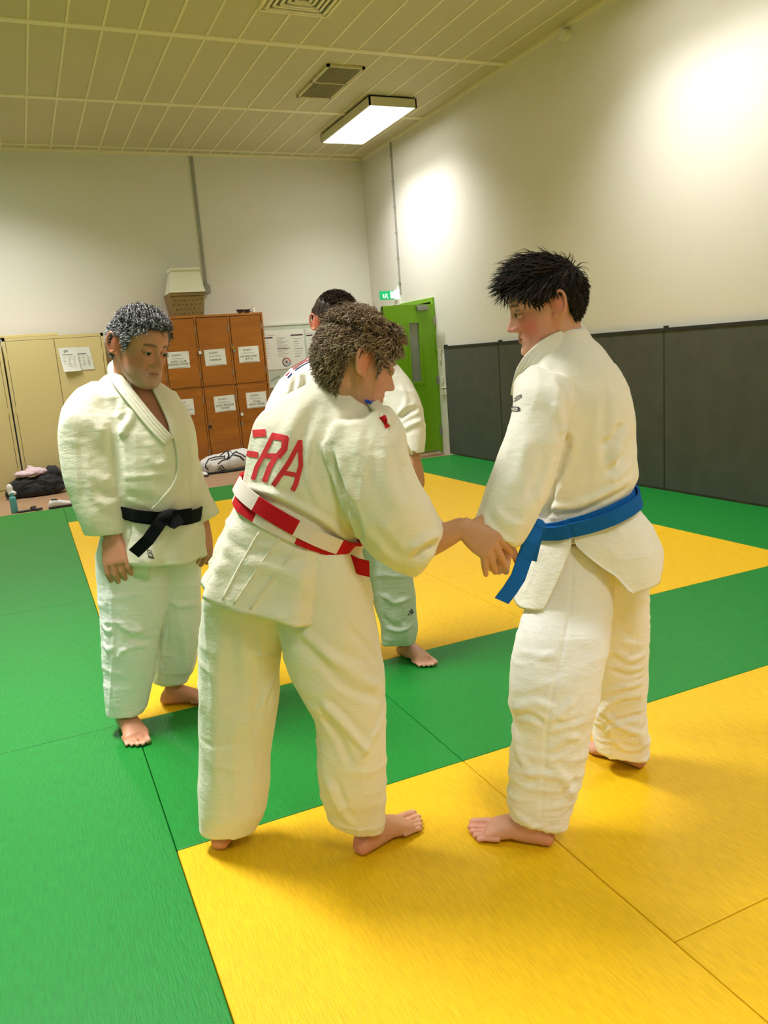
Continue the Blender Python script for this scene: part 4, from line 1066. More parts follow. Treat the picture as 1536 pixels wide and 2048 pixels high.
# ==================================================================== PERSON 1: boy with the blue belt
def shrink(fs, k=.80): return [(c, s, b, hw*k, hd*k) for c, s, b, hw, hd in fs]
def lin(a, b): return lambda v: a+(b-a)*v
def boy():
    hp = G(1106, 1690); tp = G(940, 1664); hp2 = G(1288, 1537); tp2 = G(1172, 1493)
    e = person('person', (1.37, 1.83), 'dark-haired teenager in a white judo suit with a blue belt, looking left')
    torso = rings([(1128, 664, 2.20, 40, .062, -6), (1128, 684, 2.20, 50, .07, -8), (1124, 706, 2.20, 74, .095, -8), (1128, 740, 2.20, 96, .125, -6), (1140, 790, 2.20, 112, .145, -5), (1150, 840, 2.20, 114, .15, -6), (1153, 890, 2.20, 110, .148, -8), (1158, 935, 2.20, 109, .145, -12), (1165, 975, 2.20, 107, .14, -16), (1163, 1003, 2.20, 97, .13, -19), (1160, 1022, 2.20, 93, .125, -19), (1162, 1060, 2.20, 100, .13, -17)], 4)
    la = rings([(1100, 745, 2.10, 44, .06), (1088, 780, 2.05, 55, .07), (1080, 830, 2.03, 55, .075), (1066, 885, 2.01, 57, .08), (1050, 940, 2.0, 59, .08), (1028, 995, 1.98, 58, .075), (1008, 1040, 1.97, 54, .07), (992, 1067, 1.965, 50, .065)], 4)
    ra = rings([(1195, 745, 2.28, 36, .06), (1218, 790, 2.33, 40, .07), (1224, 845, 2.40, 38, .07), (1212, 900, 2.47, 40, .07), (1180, 950, 2.52, 42, .065), (1140, 985, 2.55, 40, .06), (1105, 1005, 2.57, 38, .055)], 4)
    V, F = remesh([loft(torso), loft(la, hollow=True), loft(ra, hollow=True)], .0062, 4)
    N = vnormals(V, F)
    V = folds(V, N, .006, (.09, .30), (0.1, 0, 1), 3); V = folds(V, N, .003, (.045, .12), (.3, 0, 1), 8)
    V = strokes(V, F, [
        ([(1132, 858), (1128, 900), (1112, 950), (1098, 1000), (1085, 1040)], -.012, .014),
        ([(1130, 770), (1138, 820), (1134, 862)], -.007, .014), ([(1110, 800), (1122, 850), (1120, 868)], .006, .014),
        ([(1148, 790), (1150, 850), (1146, 900)], .004, .02), ([(1215, 800), (1210, 870), (1216, 940)], -.004, .016),
        ([(1243, 845), (1226, 880), (1205, 892)], -.008, .012), ([(1254, 862), (1238, 900), (1222, 930)], .007, .013), ([(1250, 905), (1228, 935), (1212, 945)], -.006, .011), ([(1258, 930), (1240, 955), (1222, 962)], .005, .01),
        ([(1092, 1012), (1150, 1010), (1200, 990), (1262, 958)], .006, .010), ([(1085, 1026), (1150, 1026), (1195, 1008), (1258, 975)], -.006, .008),
        ([(1060, 870), (1045, 930), (1020, 985)], .004, .02), ([(1092, 905), (1080, 950), (1058, 1000)], -.004, .014),
        ([(985, 1010), (1010, 1040), (1040, 1052)], .004, .012), ([(975, 1030), (1000, 1062), (1030, 1078)], -.003, .008), ([(1110, 950), (1112, 1000)], .004, .008), ([(1190, 770), (1185, 860), (1190, 930)], .003, .025)])
    jb = bvh_of(V, F)
    # skirt of the jacket, slit at the near side
    sk = rings([(1160, 1016, 2.20, 95, .13, -19), (1166, 1050, 2.20, 106, .138, -18), (1176, 1085, 2.20, 120, .148, -17), (1182, 1125, 2.20, 130, .155, -15), (1180, 1166, 2.20, 134, .16, -14)], 5)
    sl = 1.98; top = lambda v: max(v-.28, 0)
    back = shell(sk, lambda v: -2.9, lambda v: sl-.03-.92*top(v), 90, .008, wav=.006, nw=5, seed=2, out=.010)
    front = shell(sk, lambda v: sl+.03+.62*top(v), lambda v: 3.35, 50, .008, wav=.004, nw=5, seed=4, out=.024)
    back = panel_folds(back, .006, (.05, .05), (1, 0, .3), 4); front = panel_folds(front, .004, (.04, .07), (0, 0, 1), 5)
    JV, JF = merge([(V, F), back, front])
    j = mesh_obj('judo_jacket', JV, JF, M_gi, e)
    # hem and slit piping
    # collar
    mb = []
    mb.append(conform(jb, [(1036, 790, 2.25), (1046, 745, 2.16), (1066, 716, 2.12), (1094, 692, 2.125), (1128, 676, 2.135), (1156, 672, 2.20), (1170, 690, 2.28), (1176, 715, 2.36)], .042, .009, .003, ribs=4))
    v_, f_ = merge(mb); mesh_obj('collar', v_, f_, M_gi, j)
    v_, f_ = merge([(np.array(MB().ribbon([P(1146, 642, 2.30), P(1158, 655, 2.30), P(1170, 680, 2.29), P(1185, 712, 2.27)], nrm(RH*.7+UP*.3), [.012, .03, .04, .035], .009).v), MB().ribbon([(0, 0, 0)]*4, (1, 0, 0), .1, .1).f)])
    mesh_obj('collar_end', v_, f_, M_gi, j)
    # belt: two turns
    fr = rings([(1158, 1018, 2.20, 96, .13, -19), (1159, 1022, 2.20, 96, .13, -19)], 1)[0]
    allbv = bvh_of(*merge([loft(torso, 64), back, front]))
    b1 = band(allbv, fr, .042, .006, .005); c, s, b, hw, hd = fr; b2 = band(allbv, (c+UP*.004, s, nrm(b+UP*.10), hw, hd), .040, .006, .012)
    knot = conform(allbv, [(1062, 1058), (1078, 1062), (1096, 1050)], .045, .02, .016)
    belt = mesh_obj('blue_belt', *b1, M_blue, e, smooth=False, label='bright blue cotton belt'); mesh_obj('second_turn', *b2, M_blue, belt, smooth=False)
    t1 = MB().ribbon([P(1073, 1055, 1.99), P(1060, 1085, 1.97), P(1048, 1120, 1.965), P(1036, 1155, 1.95), P(1020, 1180, 1.94), P(1003, 1202, 1.93)], nrm(RH*.85-UP*.5+WH*.1), .040, .005)
    t1.build('belt_end', M_blue, belt)
    t2 = MB().ribbon([P(1075, 1052, 2.01), P(1068, 1085, 2.02), P(1060, 1120, 2.03)], nrm(RH*.85-UP*.3+WH*.2), .038, .005); t2.build('belt_end', M_blue, belt)
    mesh_obj('knot', *merge([ball(P(1072, 1054, 2.01), (.03, .016, .022), 14)]), M_blue, belt)
    # trousers
    l1 = rings([(1150, 1075, 2.19, 70, .10, -8), (1150, 1120, 2.18, 74, .10, -4), (1140, 1200, 2.15, 83, .100, 0), (1120, 1300, 2.09, 91, .11, 0), (1105, 1395, 2.05, 87, .105, 2), (1103, 1450, 2.045, 77, .095, 2), (1093, 1530, 2.04, 73, .085, 3), (1082, 1600, 2.035, 66, .065, 6), (1076, 1642, 2.03, 59, .052, 12)], 5)
    l2 = rings([(1195, 1075, 2.24, 88, .12, -8), (1212, 1150, 2.27, 80, .12), (1226, 1250, 2.31, 68, .11), (1236, 1350, 2.35, 57, .10), (1240, 1430, 2.38, 52, .095), (1243, 1480, 2.39, 54, .07, 4), (1246, 1508, 2.39, 51, .06, 8)], 5)
    V, F = remesh([loft(l1, hollow=True), loft(l2, hollow=True)], .0065, 4)
    N = vnormals(V, F); kn = np.clip((1.0-V[:, 2])*2, .25, 1.0)
    V = folds(V, N, .0045, (.16, .045), (.25, .1, 1), 11, kn); V = folds(V, N, .003, (.10, .028), (-.45, .2, 1), 12, kn); V = folds(V, N, .004, (.07, .4), (0, 0, 1), 14)
    V = strokes(V, F, [
        ([(1142, 1080), (1145, 1150), (1135, 1250), (1112, 1350), (1095, 1450), (1088, 1550), (1080, 1665)], -0.0021, .006),
        ([(1030, 1418), (1070, 1405), (1110, 1422)], 0.0049, .013), ([(1028, 1432), (1060, 1432), (1090, 1450)], -0.0063, .010), ([(1150, 1395), (1120, 1430), (1100, 1440)], 0.0042, .012),
        ([(1170, 1430), (1130, 1450), (1105, 1440)], -0.0042, .01), ([(1165, 1480), (1130, 1475), (1100, 1500)], 0.0042, .012), ([(1095, 1520), (1130, 1560), (1150, 1600)], 0.0035, .014), ([(1050, 1550), (1080, 1545), (1110, 1555)], 0.0042, .011), ([(1045, 1570), (1072, 1562)], -0.0035, .009),
        ([(1110, 1610), (1135, 1580), (1150, 1560)], -0.0035, .01), ([(1024, 1620), (1060, 1650), (1090, 1655)], 0.0028, .01), ([(1025, 1300), (1080, 1312), (1110, 1310)], 0.0028, .010), ([(1030, 1455), (1035, 1500), (1052, 1540)], 0.0035, .014),
        ([(1190, 1440), (1230, 1400), (1285, 1390)], 0.0049, .012), ([(1200, 1460), (1240, 1440), (1288, 1430)], -0.0042, .01), ([(1205, 1420), (1235, 1450), (1285, 1470)], 0.0042, .011), ([(1230, 1300), (1260, 1320), (1286, 1310)], 0.0042, .012), ([(1225, 1340), (1255, 1352), (1286, 1342)], -0.0035, .01), ([(1222, 1380), (1260, 1372), (1286, 1365)], 0.0042, .01), ([(1235, 1230), (1255, 1270), (1280, 1285)], -0.0035, .013), ([(1225, 1480), (1255, 1500), (1290, 1495)], 0.0035, .011)])
    mesh_obj('judo_trousers', V, F, M_gi_pants, e)
    # body
    fh = head_frame(P(1090, 610, 2.185), 176, 13, 3); k = 1.02
    hd_, toW = head_parts(fh, P(1128, 700, 2.2), nose=1.15, jaw=.97, k=k, lids=.12, neck_r=.052, ear=.92)
    f1, n1 = foot(hp, tp-hp, -1, P(1092, 1560, 2.04)-P(1085, 1680, 2.02), 1.04)
    f2, n2 = foot(hp2, tp2-hp2, 1, P(1243, 1440, 2.39)-P(1262, 1532, 2.39), 1.0)
    wr_ = P(1002, 1072, 1.975)
    lh = hand(wr_, P(992, 1130, 1.965)-wr_, RH*.2+WH*.9, 1, .84, curl=(2.6, 2.7, 2.7, 2.6), forearm=P(1030, 1000, 1.98))
    w2 = P(1108, 1006, 2.565)
    rh_ = hand(w2, P(1070, 1030, 2.58)-w2, -UP, 1, .9, curl=(1.2, 1.2, 1.2, 1.2), forearm=P(1160, 975, 2.53))
    lo = [loft(shrink(torso[4:], .8)), loft(shrink(la[:-8], .6)), loft(shrink(ra[:-8], .6)), loft(shrink(l1[2:-6], .62)), loft(shrink(l2[2:-6], .62))]
    base = (.70, .37, .26)
    spots = [(c_, r_*1.3, (.75, .42, .33), .5) for c_, r_ in n1+n2]+[(hp+UP*.02, .05, (.62, .20, .12), .5), (tp, .06, (.66, .24, .17), .5), (hp2, .05, (.5, .16, .1), .5)]
    body(e, [(hd_, .0026), (f1, .0023), (f2, .0028), (lh, .003), (rh_, .004)], lo, fh, k, face=dict(lip=(.55, .14, .11), brow=(.03, .02, .015), blush=((.70, .15, .12), .8), redear=.55), spots=spots, base=base, scalp=(lambda q: hairline(q, .066, .028, -.072, .044), (.012, .009, .008)))
    eyes(fh, k, e, look=(0, 1, -.2))
    hl = lambda p: hairline(p, .066, .028, -.072, .044)
    flow = lambda p: np.stack([p[:, 0]*2, np.where(p[:, 2] > .045, .9, -.25), np.where(p[:, 2] > .07, .1, -.9)], 1)
    lf = lambda p: np.interp(p[:, 2], [-.06, .0, .03, .06, .1], [.28, .34, .55, 1.0, 1.25])*np.where(p[:, 1] < -.02, .75, 1)
    dk = [(.012, .009, .008), (.02, .014, .011), (.035, .022, .017)]
    hair('hair', fh, k, e, M_hair, 5, 4200, .055, .0015, flow, hl, 8, curl=.45, curlf=.6, lift=.62, grav=.40, capthick=.006, capcol=(.010, .008, .007), cols=dk, rnd=.28, lenfn=lf, label='messy wet black hair with shaved sides', capbump=.005)
    # sleeve badge
    bv = bvh_of(JV, JF)
    q = line_quads([(1014, 817.5), (1037, 818.5)], 9.5)+line_quads([(1036, 818.5), (1040, 818.8)], 7)
    q += line_quads([(1030, 798), (1036, 793), (1043, 790), (1043, 794), (1037, 798), (1029, 803)], 1.6)
    v_, f_ = decal(bv, q, step=1.0)
    if len(f_): bo = mesh_obj('sleeve_badge', v_, f_, M_logo, j, smooth=False, label='small dark grey badge printed on the left sleeve')
    q = line_quads([(1018, 820), (1019, 816)], 1.5)+line_quads([(1022, 820.5), (1022.5, 816.2), (1026, 816.4), (1026.2, 820.7)], 1.4)+line_quads([(1029.5, 821), (1029.5, 816.6), (1035.5, 817), (1035.5, 821.2), (1029.5, 821)], 1.5)
    v_, f_ = decal(bv, q, step=.8, lift=.0026)
    if len(f_): mesh_obj('lettering', v_, f_, M_gi, j, smooth=False, label='pale letters no on the badge')
    return e
boy()

# ==================================================================== PERSON 2: bending woman with the red and white belt
def woman():
    hl_, hr_ = G(438, 1704), G(716, 1712); tr_ = G(822, 1652)
    e = person('person', (.52, 2.02), 'curly-haired judoka bending forward with large red letters on the jacket back')
    D = 2.06
    torso = rings([(700, 752, D, 40, .06, 14), (692, 770, D, 52, .07, 16), (682, 795, D, 76, .09, 17), (667, 835, D, 112, .12, 17), (650, 880, D, 141, .145, 18), (634, 930, D, 140, .155, 20), (618, 980, D, 131, .16, 23), (604, 1020, D, 124, .155, 26), (598, 1040, D, 120, .145, 27), (590, 1075, D, 128, .15, 24)], 4)
    ra = rings([(712, 835, 1.99, 66, .10), (728, 880, 1.96, 82, .11), (740, 930, 1.945, 80, .115), (764, 993, 1.93, 80, .115), (797, 1053, 1.93, 78, .11), (832, 1086, 1.94, 66, .10), (858, 1101, 1.95, 58, .085)], 4)
    la = rings([(560, 850, 2.14, 44, .07), (590, 905, 2.22, 46, .07), (630, 960, 2.30, 46, .07), (670, 1000, 2.34, 44, .07), (705, 1030, 2.34, 40, .06)], 4)
    V, F = remesh([loft(torso), loft(ra, hollow=True, wall=.012), loft(la, hollow=True)], .0065, 5)
    N = vnormals(V, F)
    V = folds(V, N, .007, (.10, .35), (.35, 0, .9), 23); V = folds(V, N, .003, (.05, .12), (.3, 0, 1), 28)
    V = strokes(V, F, [
        ([(660, 905), (668, 930), (685, 970), (700, 1010), (716, 1055), (722, 1082)], -.014, .013),
        ([(652, 880), (655, 905), (664, 925)], .008, .014), ([(676, 925), (694, 965), (706, 1000)], .006, .011),
        ([(600, 805), (575, 870), (560, 930), (548, 985)], .004, .022), ([(700, 800), (672, 850), (664, 890)], .007, .02), ([(722, 820), (740, 870), (745, 910)], -.006, .02),
        ([(640, 800), (615, 850), (600, 880)], -.004, .016), ([(770, 900), (775, 960), (800, 1020)], .005, .022),
        ([(830, 1120), (855, 1098), (885, 1085)], -.010, .014), ([(820, 1100), (850, 1078), (880, 1070)], .006, .014), ([(745, 1050), (775, 1090), (810, 1120)], -.004, .016),
        ([(482, 972), (540, 985), (600, 1012), (660, 1048), (705, 1092)], .006, .009), ([(484, 985), (540, 1000), (600, 1030), (655, 1066), (700, 1106)], -.006, .008),
        ([(700, 1000), (712, 1050), (714, 1090)], .005, .008), ([(690, 1005), (704, 1060)], -.004, .008), ([(622, 870), (618, 950), (640, 1010)], .0035, .010), ([(786, 850), (800, 900), (806, 930)], .004, .02)])
    jb = bvh_of(V, F)
    sk = rings([(598, 1038, D, 120, .145, 27), (590, 1065, D, 127, .16, 25), (578, 1105, D, 135, .17, 21), (566, 1150, D, 141, .175, 17), (553, 1196, D, 145, .18, 13)], 5)
    back = shell(sk, lambda v: .55+.17*v, lambda v: 4.7, 110, .008, wav=.008, nw=6, seed=21)
    back = panel_folds(back, .010, (.16, .030), (.25, 0, 1), 31); back = panel_folds(back, .004, (.05, .09), (.2, 0, 1), 32)
    sk2 = [(c+RH*(.006+.055*i_/(len(sk)-1)), s, b, hw*.985, hd*.97) for i_, (c, s, b, hw, hd) in enumerate(sk[:-3])]
    front = shell(sk2, lambda v: -1.4, lambda v: .75, 60, .008, wav=.006, nw=6, seed=22, grow=.97)
    front = panel_folds(front, .004, (.06, .08), (.1, 0, 1), 33)
    JV, JF = merge([(V, F), back, front])
    j = mesh_obj('judo_jacket', JV, JF, M_gi_cream, e)
    jall = bvh_of(JV, JF)
    # quilting seams of the skirt
    for pts in ([(520, 1062), (495, 1105), (470, 1150), (445, 1200)], [(560, 1075), (530, 1115), (500, 1160), (468, 1208)], [(598, 1090), (565, 1130), (530, 1175), (500, 1218)]):
        v_, f_ = conform(jall, pts, .005, .003, .001); mesh_obj('seam', v_, f_, M_gi_cream, j)
    # collar round the neck
    v_, f_ = conform(jb, [(640, 762, 2.12), (652, 758, 2.06), (680, 760, 1.99), (704, 770), (728, 790), (752, 815), (776, 840), (798, 866, 2.03), (816, 900, 2.12)], .036, .009, .004, ribs=3)
    mesh_obj('collar', v_, f_, M_gi_cream, j)
    cb_ = bvh_of(*merge([(V, F), (v_, f_)])); v_, f_ = decal(cb_, line_quads([(704, 776), (744, 806)], 11), step=2, lift=.004); mesh_obj('shoulder_tab', v_, f_, M_bluel, j, label='blue stripe on the shoulder seam')
    v_, f_ = decal(cb_, line_quads([(766, 834), (774, 856)], 9), step=2, lift=.004); mesh_obj('shoulder_tab', v_, f_, M_red, j, label='dark red stripe on the shoulder seam')
    # letters on the back
    T = 15
    q = []
    q += line_quads([(498, 868), (530, 866)], T)+line_quads([(491, 906), (515, 910)], 12)+line_quads([(500, 864), (488, 900), (484, 925)], 9)
    mesh_obj('letter', *decal(jb, q), M_fra, j, smooth=False, label='red letter F, partly round the side')
    q = line_quads([(548, 869), (530, 905), (514, 935), (507, 958)], 9)+line_quads([(546, 872), (574, 878)], 13)+line_quads([(572, 876), (569, 898), (557, 913)], 13)+line_quads([(560, 912), (526, 912)], 10)+line_quads([(552, 914), (540, 935), (530, 962)], 11)
    mesh_obj('letter', *decal(jb, q), M_fra, j, smooth=False, label='red letter R')
    q = line_quads([(600, 884), (578, 925), (548, 970)], 10)+line_quads([(600, 882), (602, 930), (592, 968), (586, 980)], 10)+line_quads([(566, 945), (598, 951)], 9)
    mesh_obj('letter', *decal(jb, q), M_fra, j, smooth=False, label='red letter A')
    # belt: two turns with red and white blocks
    fr = (sk[0][0], sk[0][1], sk[0][2], sk[0][3], sk[0][4]); c, s, b, hw, hd = fr
    def redwhite(n, ph): return [(int((360.0*i/n+320)//40)+ph) % 2 for i in range(n) for _ in range(4)]
    tb = bvh_of(*merge([loft(torso, 64), back, front]))
    n = 108
    for kk, (dz, off, tl, ph) in enumerate(((-.004, .005, .03, 1), (.020, .012, -.05, 0))):
        v_, f_ = band(tb, (c+UP*dz, nrm(s+UP*tl), b, hw, hd), .040, .006, off, n=n)
        mesh_obj('second_turn' if kk else 'red_and_white_belt', v_, f_, [M_red, M_beltw], e if kk == 0 else bl_, smooth=False, mi=redwhite(n, ph), label='belt of alternating red and white blocks' if kk == 0 else 'second turn of the belt')
        if kk == 0: bl_ = [o for o in e.children if o.name.startswith('red_and_white')][0]
    MB().ribbon([P(700, 1124, 1.96), P(718, 1133, 1.95), P(739, 1138, 1.95)], nrm(UP*1.0+RH*.05), .042, .006).build('belt_end', M_red, bl_)
    # trousers
    l1 = rings([(560, 1075, D, 100, .15, 8), (520, 1150, 2.08, 100, .15, 4), (492, 1230, 2.10, 88, .13), (480, 1310, 2.115, 80, .12), (478, 1400, 2.125, 77, .11), (470, 1500, 2.13, 70, .10), (467, 1590, 2.13, 67, .085), (456, 1660, 2.125, 55, .052, -2)], 5)
    l2 = rings([(620, 1075, D, 100, .15, 8), (640, 1150, 2.05, 100, .15, 4), (652, 1230, 2.04, 94, .14), (666, 1310, 2.035, 94, .13), (688, 1375, 2.03, 83, .12), (702, 1440, 2.03, 70, .11), (705, 1530, 2.035, 69, .10), (707, 1600, 2.04, 66, .08, 8), (714, 1650, 2.045, 57, .058, 12)], 5)
    V, F = remesh([loft(l1, hollow=True), loft(l2, hollow=True)], .0065, 5)
    N = vnormals(V, F)
    V = folds(V, N, .004, (.16, .06), (.2, .1, 1), 41); V = folds(V, N, .006, (.07, .4), (.1, 0, 1), 44)
    V = strokes(V, F, [
        ([(508, 1240), (522, 1300), (528, 1380), (512, 1450), (505, 1560), (502, 1680)], .003, .005), ([(520, 1320), (516, 1400), (508, 1470)], -.005, .012),
        ([(560, 1240), (590, 1280), (640, 1320)], -.004, .02), ([(600, 1260), (660, 1310), (740, 1345)], .005, .014), ([(640, 1300), (700, 1345), (765, 1375)], .006, .013), ([(640, 1330), (700, 1378), (765, 1400)], -.005, .012),
        ([(640, 1400), (690, 1450), (735, 1505)], .009, .012), ([(645, 1430), (680, 1480), (702, 1530)], -.007, .012), ([(720, 1518), (760, 1450), (768, 1420)], .005, .013), ([(655, 1560), (675, 1610), (705, 1650)], .006, .012), ([(672, 1560), (690, 1610)], -.004, .01),
        ([(690, 1250), (740, 1300), (752, 1330)], -.004, .012), ([(478, 1245), (492, 1330), (490, 1420)], .004, .02), ([(440, 1260), (430, 1400), (430, 1600)], .003, .02), ([(565, 1330), (540, 1370), (522, 1420)], .005, .011),
        ([(505, 1310), (530, 1312), (556, 1316)], .003, .006), ([(405, 1485), (440, 1492), (480, 1484)], -.002, .008)])
    mesh_obj('judo_trousers', V, F, M_gi_cream, e)
    # body
    fh = head_frame(P(715, 726, 2.03), 24, 20, -2); k = 1.03
    hd_, toW = head_parts(fh, P(690, 792, 2.06), nose=1.25, jaw=1.0, k=k, lids=.12, neck_r=.055)
    f1, n1 = foot(hl_, nrm(WH*.95+RH*.25), 1, P(468, 1480, 2.13)-hl_, 1.0); f2, n2 = foot(hr_, tr_-hr_, 1, P(704, 1480, 2.035)-hr_, 1.02)
    wr_ = P(926, 1056, 1.915)
    rh_ = hand(wr_, P(988, 1098, 1.90)-wr_, nrm(WH*.95-UP*.1), 1, .97, curl=(.75, .6, .55, .4), spread=.30, forearm=P(850, 1085, 1.945), tdir=nrm(RH*.85+UP*.35+WH*.55), fdir=RH*.35-UP*.95+WH*.1)
    w2 = P(720, 1042, 2.34)
    lh = hand(w2, P(760, 1068, 2.30)-w2, -UP, 1, .95, curl=(1.0, 1.0, 1.0, 1.0), forearm=P(670, 1000, 2.34))
    lo = [loft(shrink(torso[4:], .78)), loft(shrink(ra[:-6], .45)), loft(shrink(la[:-6], .6)), loft(shrink(l1[2:-6], .6)), loft(shrink(l2[2:-6], .6))]
    spots = [(c_, r_*1.3, (.80, .52, .42), .5) for c_, r_ in n1+n2]+[(hr_+UP*.02, .06, (.72, .22, .16), .6), (hl_+UP*.02, .05, (.6, .2, .1), .5)]
    body(e, [(hd_, .0026), (f1, .0032), (f2, .0023), (rh_, .0026), (lh, .004)], lo, fh, k, face=dict(lip=(.45, .14, .10), brow=(.16, .09, .06), blush=((.60, .18, .12), .3), redear=.3), spots=spots, base=(.64, .33, .19), scalp=(lambda q: hairline(q, .058, .012, -.088, .030), (.10, .065, .045)))
    eyes(fh, k, e, look=(0, 1, -.5))
    hl = lambda p: hairline(p, .058, .012, -.088, .030)
    flow = lambda p: np.stack([p[:, 0]*6, np.where(p[:, 1] > .03, .5, -.4), np.where(p[:, 2] > .07, .0, -.8)], 1)
    gc = [(.22, .14, .085), (.32, .22, .14), (.46, .35, .25), (.13, .08, .05), (.36, .26, .17)]
    hair('hair', fh, k, e, M_hair, 15, 4600, .042, .0013, flow, hl, 12, curl=1.25, curlf=1.5, lift=.45, grav=.16, capthick=.006, capcol=(.10, .065, .045), cols=gc, rnd=.22, label='grey-brown short curly hair', capbump=.006, lenfn=lambda p: np.where(p[:, 1] > .04, .75, np.where(p[:, 1] < -.04, .62, .85))*np.interp(p[:, 2], [-.08, -.03, .06, .09], [1.1, .9, 1.0, 1.35]))
    return e
woman()

# ==================================================================== PERSON 3: grey-haired man with the black belt
def delete_faces(V, F, poly, extra=None):
    poly = np.array(poly, float); p = proj(V); N = vnormals(V, F); face = ((V-CAM)*N).sum(1) < .0
    inside = np.zeros(len(V), bool); n = len(poly); x, y = p.T
    for i in range(n):
        a, b = poly[i], poly[(i+1) % n]; c = ((a[1] > y) != (b[1] > y)) & (x < (b[0]-a[0])*(y-a[1])/(b[1]-a[1]+1e-9)+a[0]); inside ^= c
    rm = inside & face
    return [f for f in F if not all(rm[i] for i in f)]
def man():
    h1 = G(247, 1449); t1_ = G(280, 1490); h2 = G(325, 1408); t2_ = G(440, 1402)
    e = person('person', (.26, 3.15), 'grey-haired man in a white judo suit with a black belt, standing at the left')
    D = 3.07
    torso = rings([(264, 742, D, 36, .07, 8), (266, 756, D, 46, .085, 8), (270, 775, D, 70, .11, 8), (278, 800, D, 86, .13, 8), (292, 840, D, 92, .155, 8), (302, 885, D, 88, .17, 8), (308, 930, D, 84, .18, 8), (312, 975, D, 82, .182, 8), (313, 1005, D, 79, .17, 8), (314, 1020, D, 76, .16, 8), (312, 1045, D, 82, .165, 8)], 4)
    ra = rings([(214, 784, 3.03, 34, .07), (194, 810, 3.0, 48, .08), (184, 840, 2.98, 60, .09), (181, 890, 2.97, 59, .09), (184, 940, 2.955, 56, .09), (193, 990, 2.94, 51, .085), (204, 1035, 2.93, 45, .08), (210, 1066, 2.92, 40, .065, -3)], 4)
    la = rings([(326, 795, 3.12, 28, .07), (343, 830, 3.14, 31, .08), (352, 880, 3.15, 30, .085), (367, 930, 3.15, 31, .085), (385, 980, 3.14, 30, .08), (402, 1015, 3.13, 28, .075), (416, 1038, 3.12, 26, .065, -28)], 4)
    V, F = remesh([loft(torso), loft(ra, hollow=True), loft(la, hollow=True)], .0072, 4)
    N = vnormals(V, F)
    V = folds(V, N, .007, (.10, .30), (0, 0, 1), 53); V = folds(V, N, .004, (.12, .06), (.2, .2, 1), 58)
    V = strokes(V, F, [
        ([(227, 795), (228, 830), (232, 880), (236, 930), (239, 990)], -0.0077, 0.0216), ([(262, 810), (262, 835), (245, 862), (234, 870)], 0.0055, 0.0175), ([(255, 800), (250, 830), (240, 845)], -0.0044, 0.0162),
        ([(205, 850), (200, 880), (215, 900)], 0.0039, 0.0216), ([(160, 860), (164, 930), (170, 1000)], -0.0033, 0.0135), ([(180, 945), (205, 960), (228, 955)], 0.0033, 0.0175), ([(185, 975), (210, 990), (235, 982)], -0.0033, 0.0162), ([(190, 1000), (215, 1010), (238, 1000)], 0.0033, 0.0162),
        ([(240, 955), (290, 952), (345, 945)], 0.0022, 0.0108), ([(300, 925), (320, 928), (330, 922)], 0.0028, 0.0162), ([(296, 880), (302, 905), (298, 925)], 0.0022, 0.0189),
        ([(372, 880), (374, 930), (380, 990), (388, 1040)], -0.0055, 0.0162), ([(250, 985), (300, 1000), (340, 995)], -0.0022, 0.0162), ([(255, 1000), (300, 1012)], 0.0022, 0.0135),
        ([(388, 960), (400, 985), (412, 1000)], 0.0028, 0.0162)])
    vp = [(262, 770), (252, 744), (246, 728), (285, 728), (300, 752), (306, 772), (318, 795), (329, 820), (338, 848), (345, 872), (349, 884), (336, 874), (308, 843), (275, 799), (262, 776)]
    F2 = delete_faces(V, F, vp)
    jb = bvh_of(V, F)
    sk = rings([(314, 1016, D, 77, .165, 8), (312, 1050, D, 86, .175, 8), (306, 1080, D, 92, .185, 7), (301, 1106, D, 96, .19, 4)], 5)
    und = shell(sk+[(sk[-1][0]-UP*.05, *sk[-1][1:])], lambda v: 1.35, lambda v: 5.3, 90, .008, wav=.006, nw=6, seed=51); und = panel_folds(und, .005, (.06, .12), (0, 0, 1), 52)
    ov = shell([(c, s, b, hw, hd) for c, s, b, hw, hd in sk[:-2]]+[(sk[-2][0]-UP*.004, *sk[-2][1:])], lambda v: -.9, lambda v: 1.74-.12*max(v-.8, 0), 70, .010, wav=.007, nw=8, seed=54, out=.018); ov = panel_folds(ov, .006, (.05, .14), (0, 0, 1), 55)
    JV, JF = merge([(V, F2), und, ov])
    j = mesh_obj('judo_jacket', JV, JF, M_gi_cream, e)
    # lapels, with stitching ridges
    for pts in ([(238, 742, 3.20), (228, 738, 3.12), (229, 748, 3.03), (240, 766), (257, 788), (281, 819), (310, 854), (338, 884)],
                [(262, 728, 3.22), (290, 740, 3.16), (304, 764), (320, 790), (336, 822), (349, 855), (358, 890), (362, 925), (358, 958), (345, 986), (326, 1010), (310, 1026)]):
        v_, f_ = conform(jb, pts, .046, .011, .006, ribs=4); lp = mesh_obj('lapel', v_, f_, M_gi_cream, j)
    v_, f_ = conform(jb, [(228, 740, 3.03), (226, 735, 3.10), (236, 730, 3.20), (262, 728, 3.24), (286, 736, 3.18)], .046, .012, .006, ribs=4); mesh_obj('collar', v_, f_, M_gi_cream, j)
    # belt
    tb = bvh_of(*merge([loft(torso, 64), und, ov])); fr = sk[0]; c, s, b, hw, hd = fr
    b1 = band(tb, (c, s, b, hw, hd), .046, .006, .005); b2 = band(tb, (c+UP*.006, nrm(s+UP*.03), b, hw, hd), .042, .006, .012)
    bl_ = mesh_obj('black_belt', *b1, M_black2, e, smooth=False); mesh_obj('second_turn', *b2, M_black2, bl_, smooth=False)
    kd = 2.86
    mesh_obj('knot', *merge([ball(P(340, 1034, 2.875), (.050, .022, .030), 16)]), M_black2, bl_)
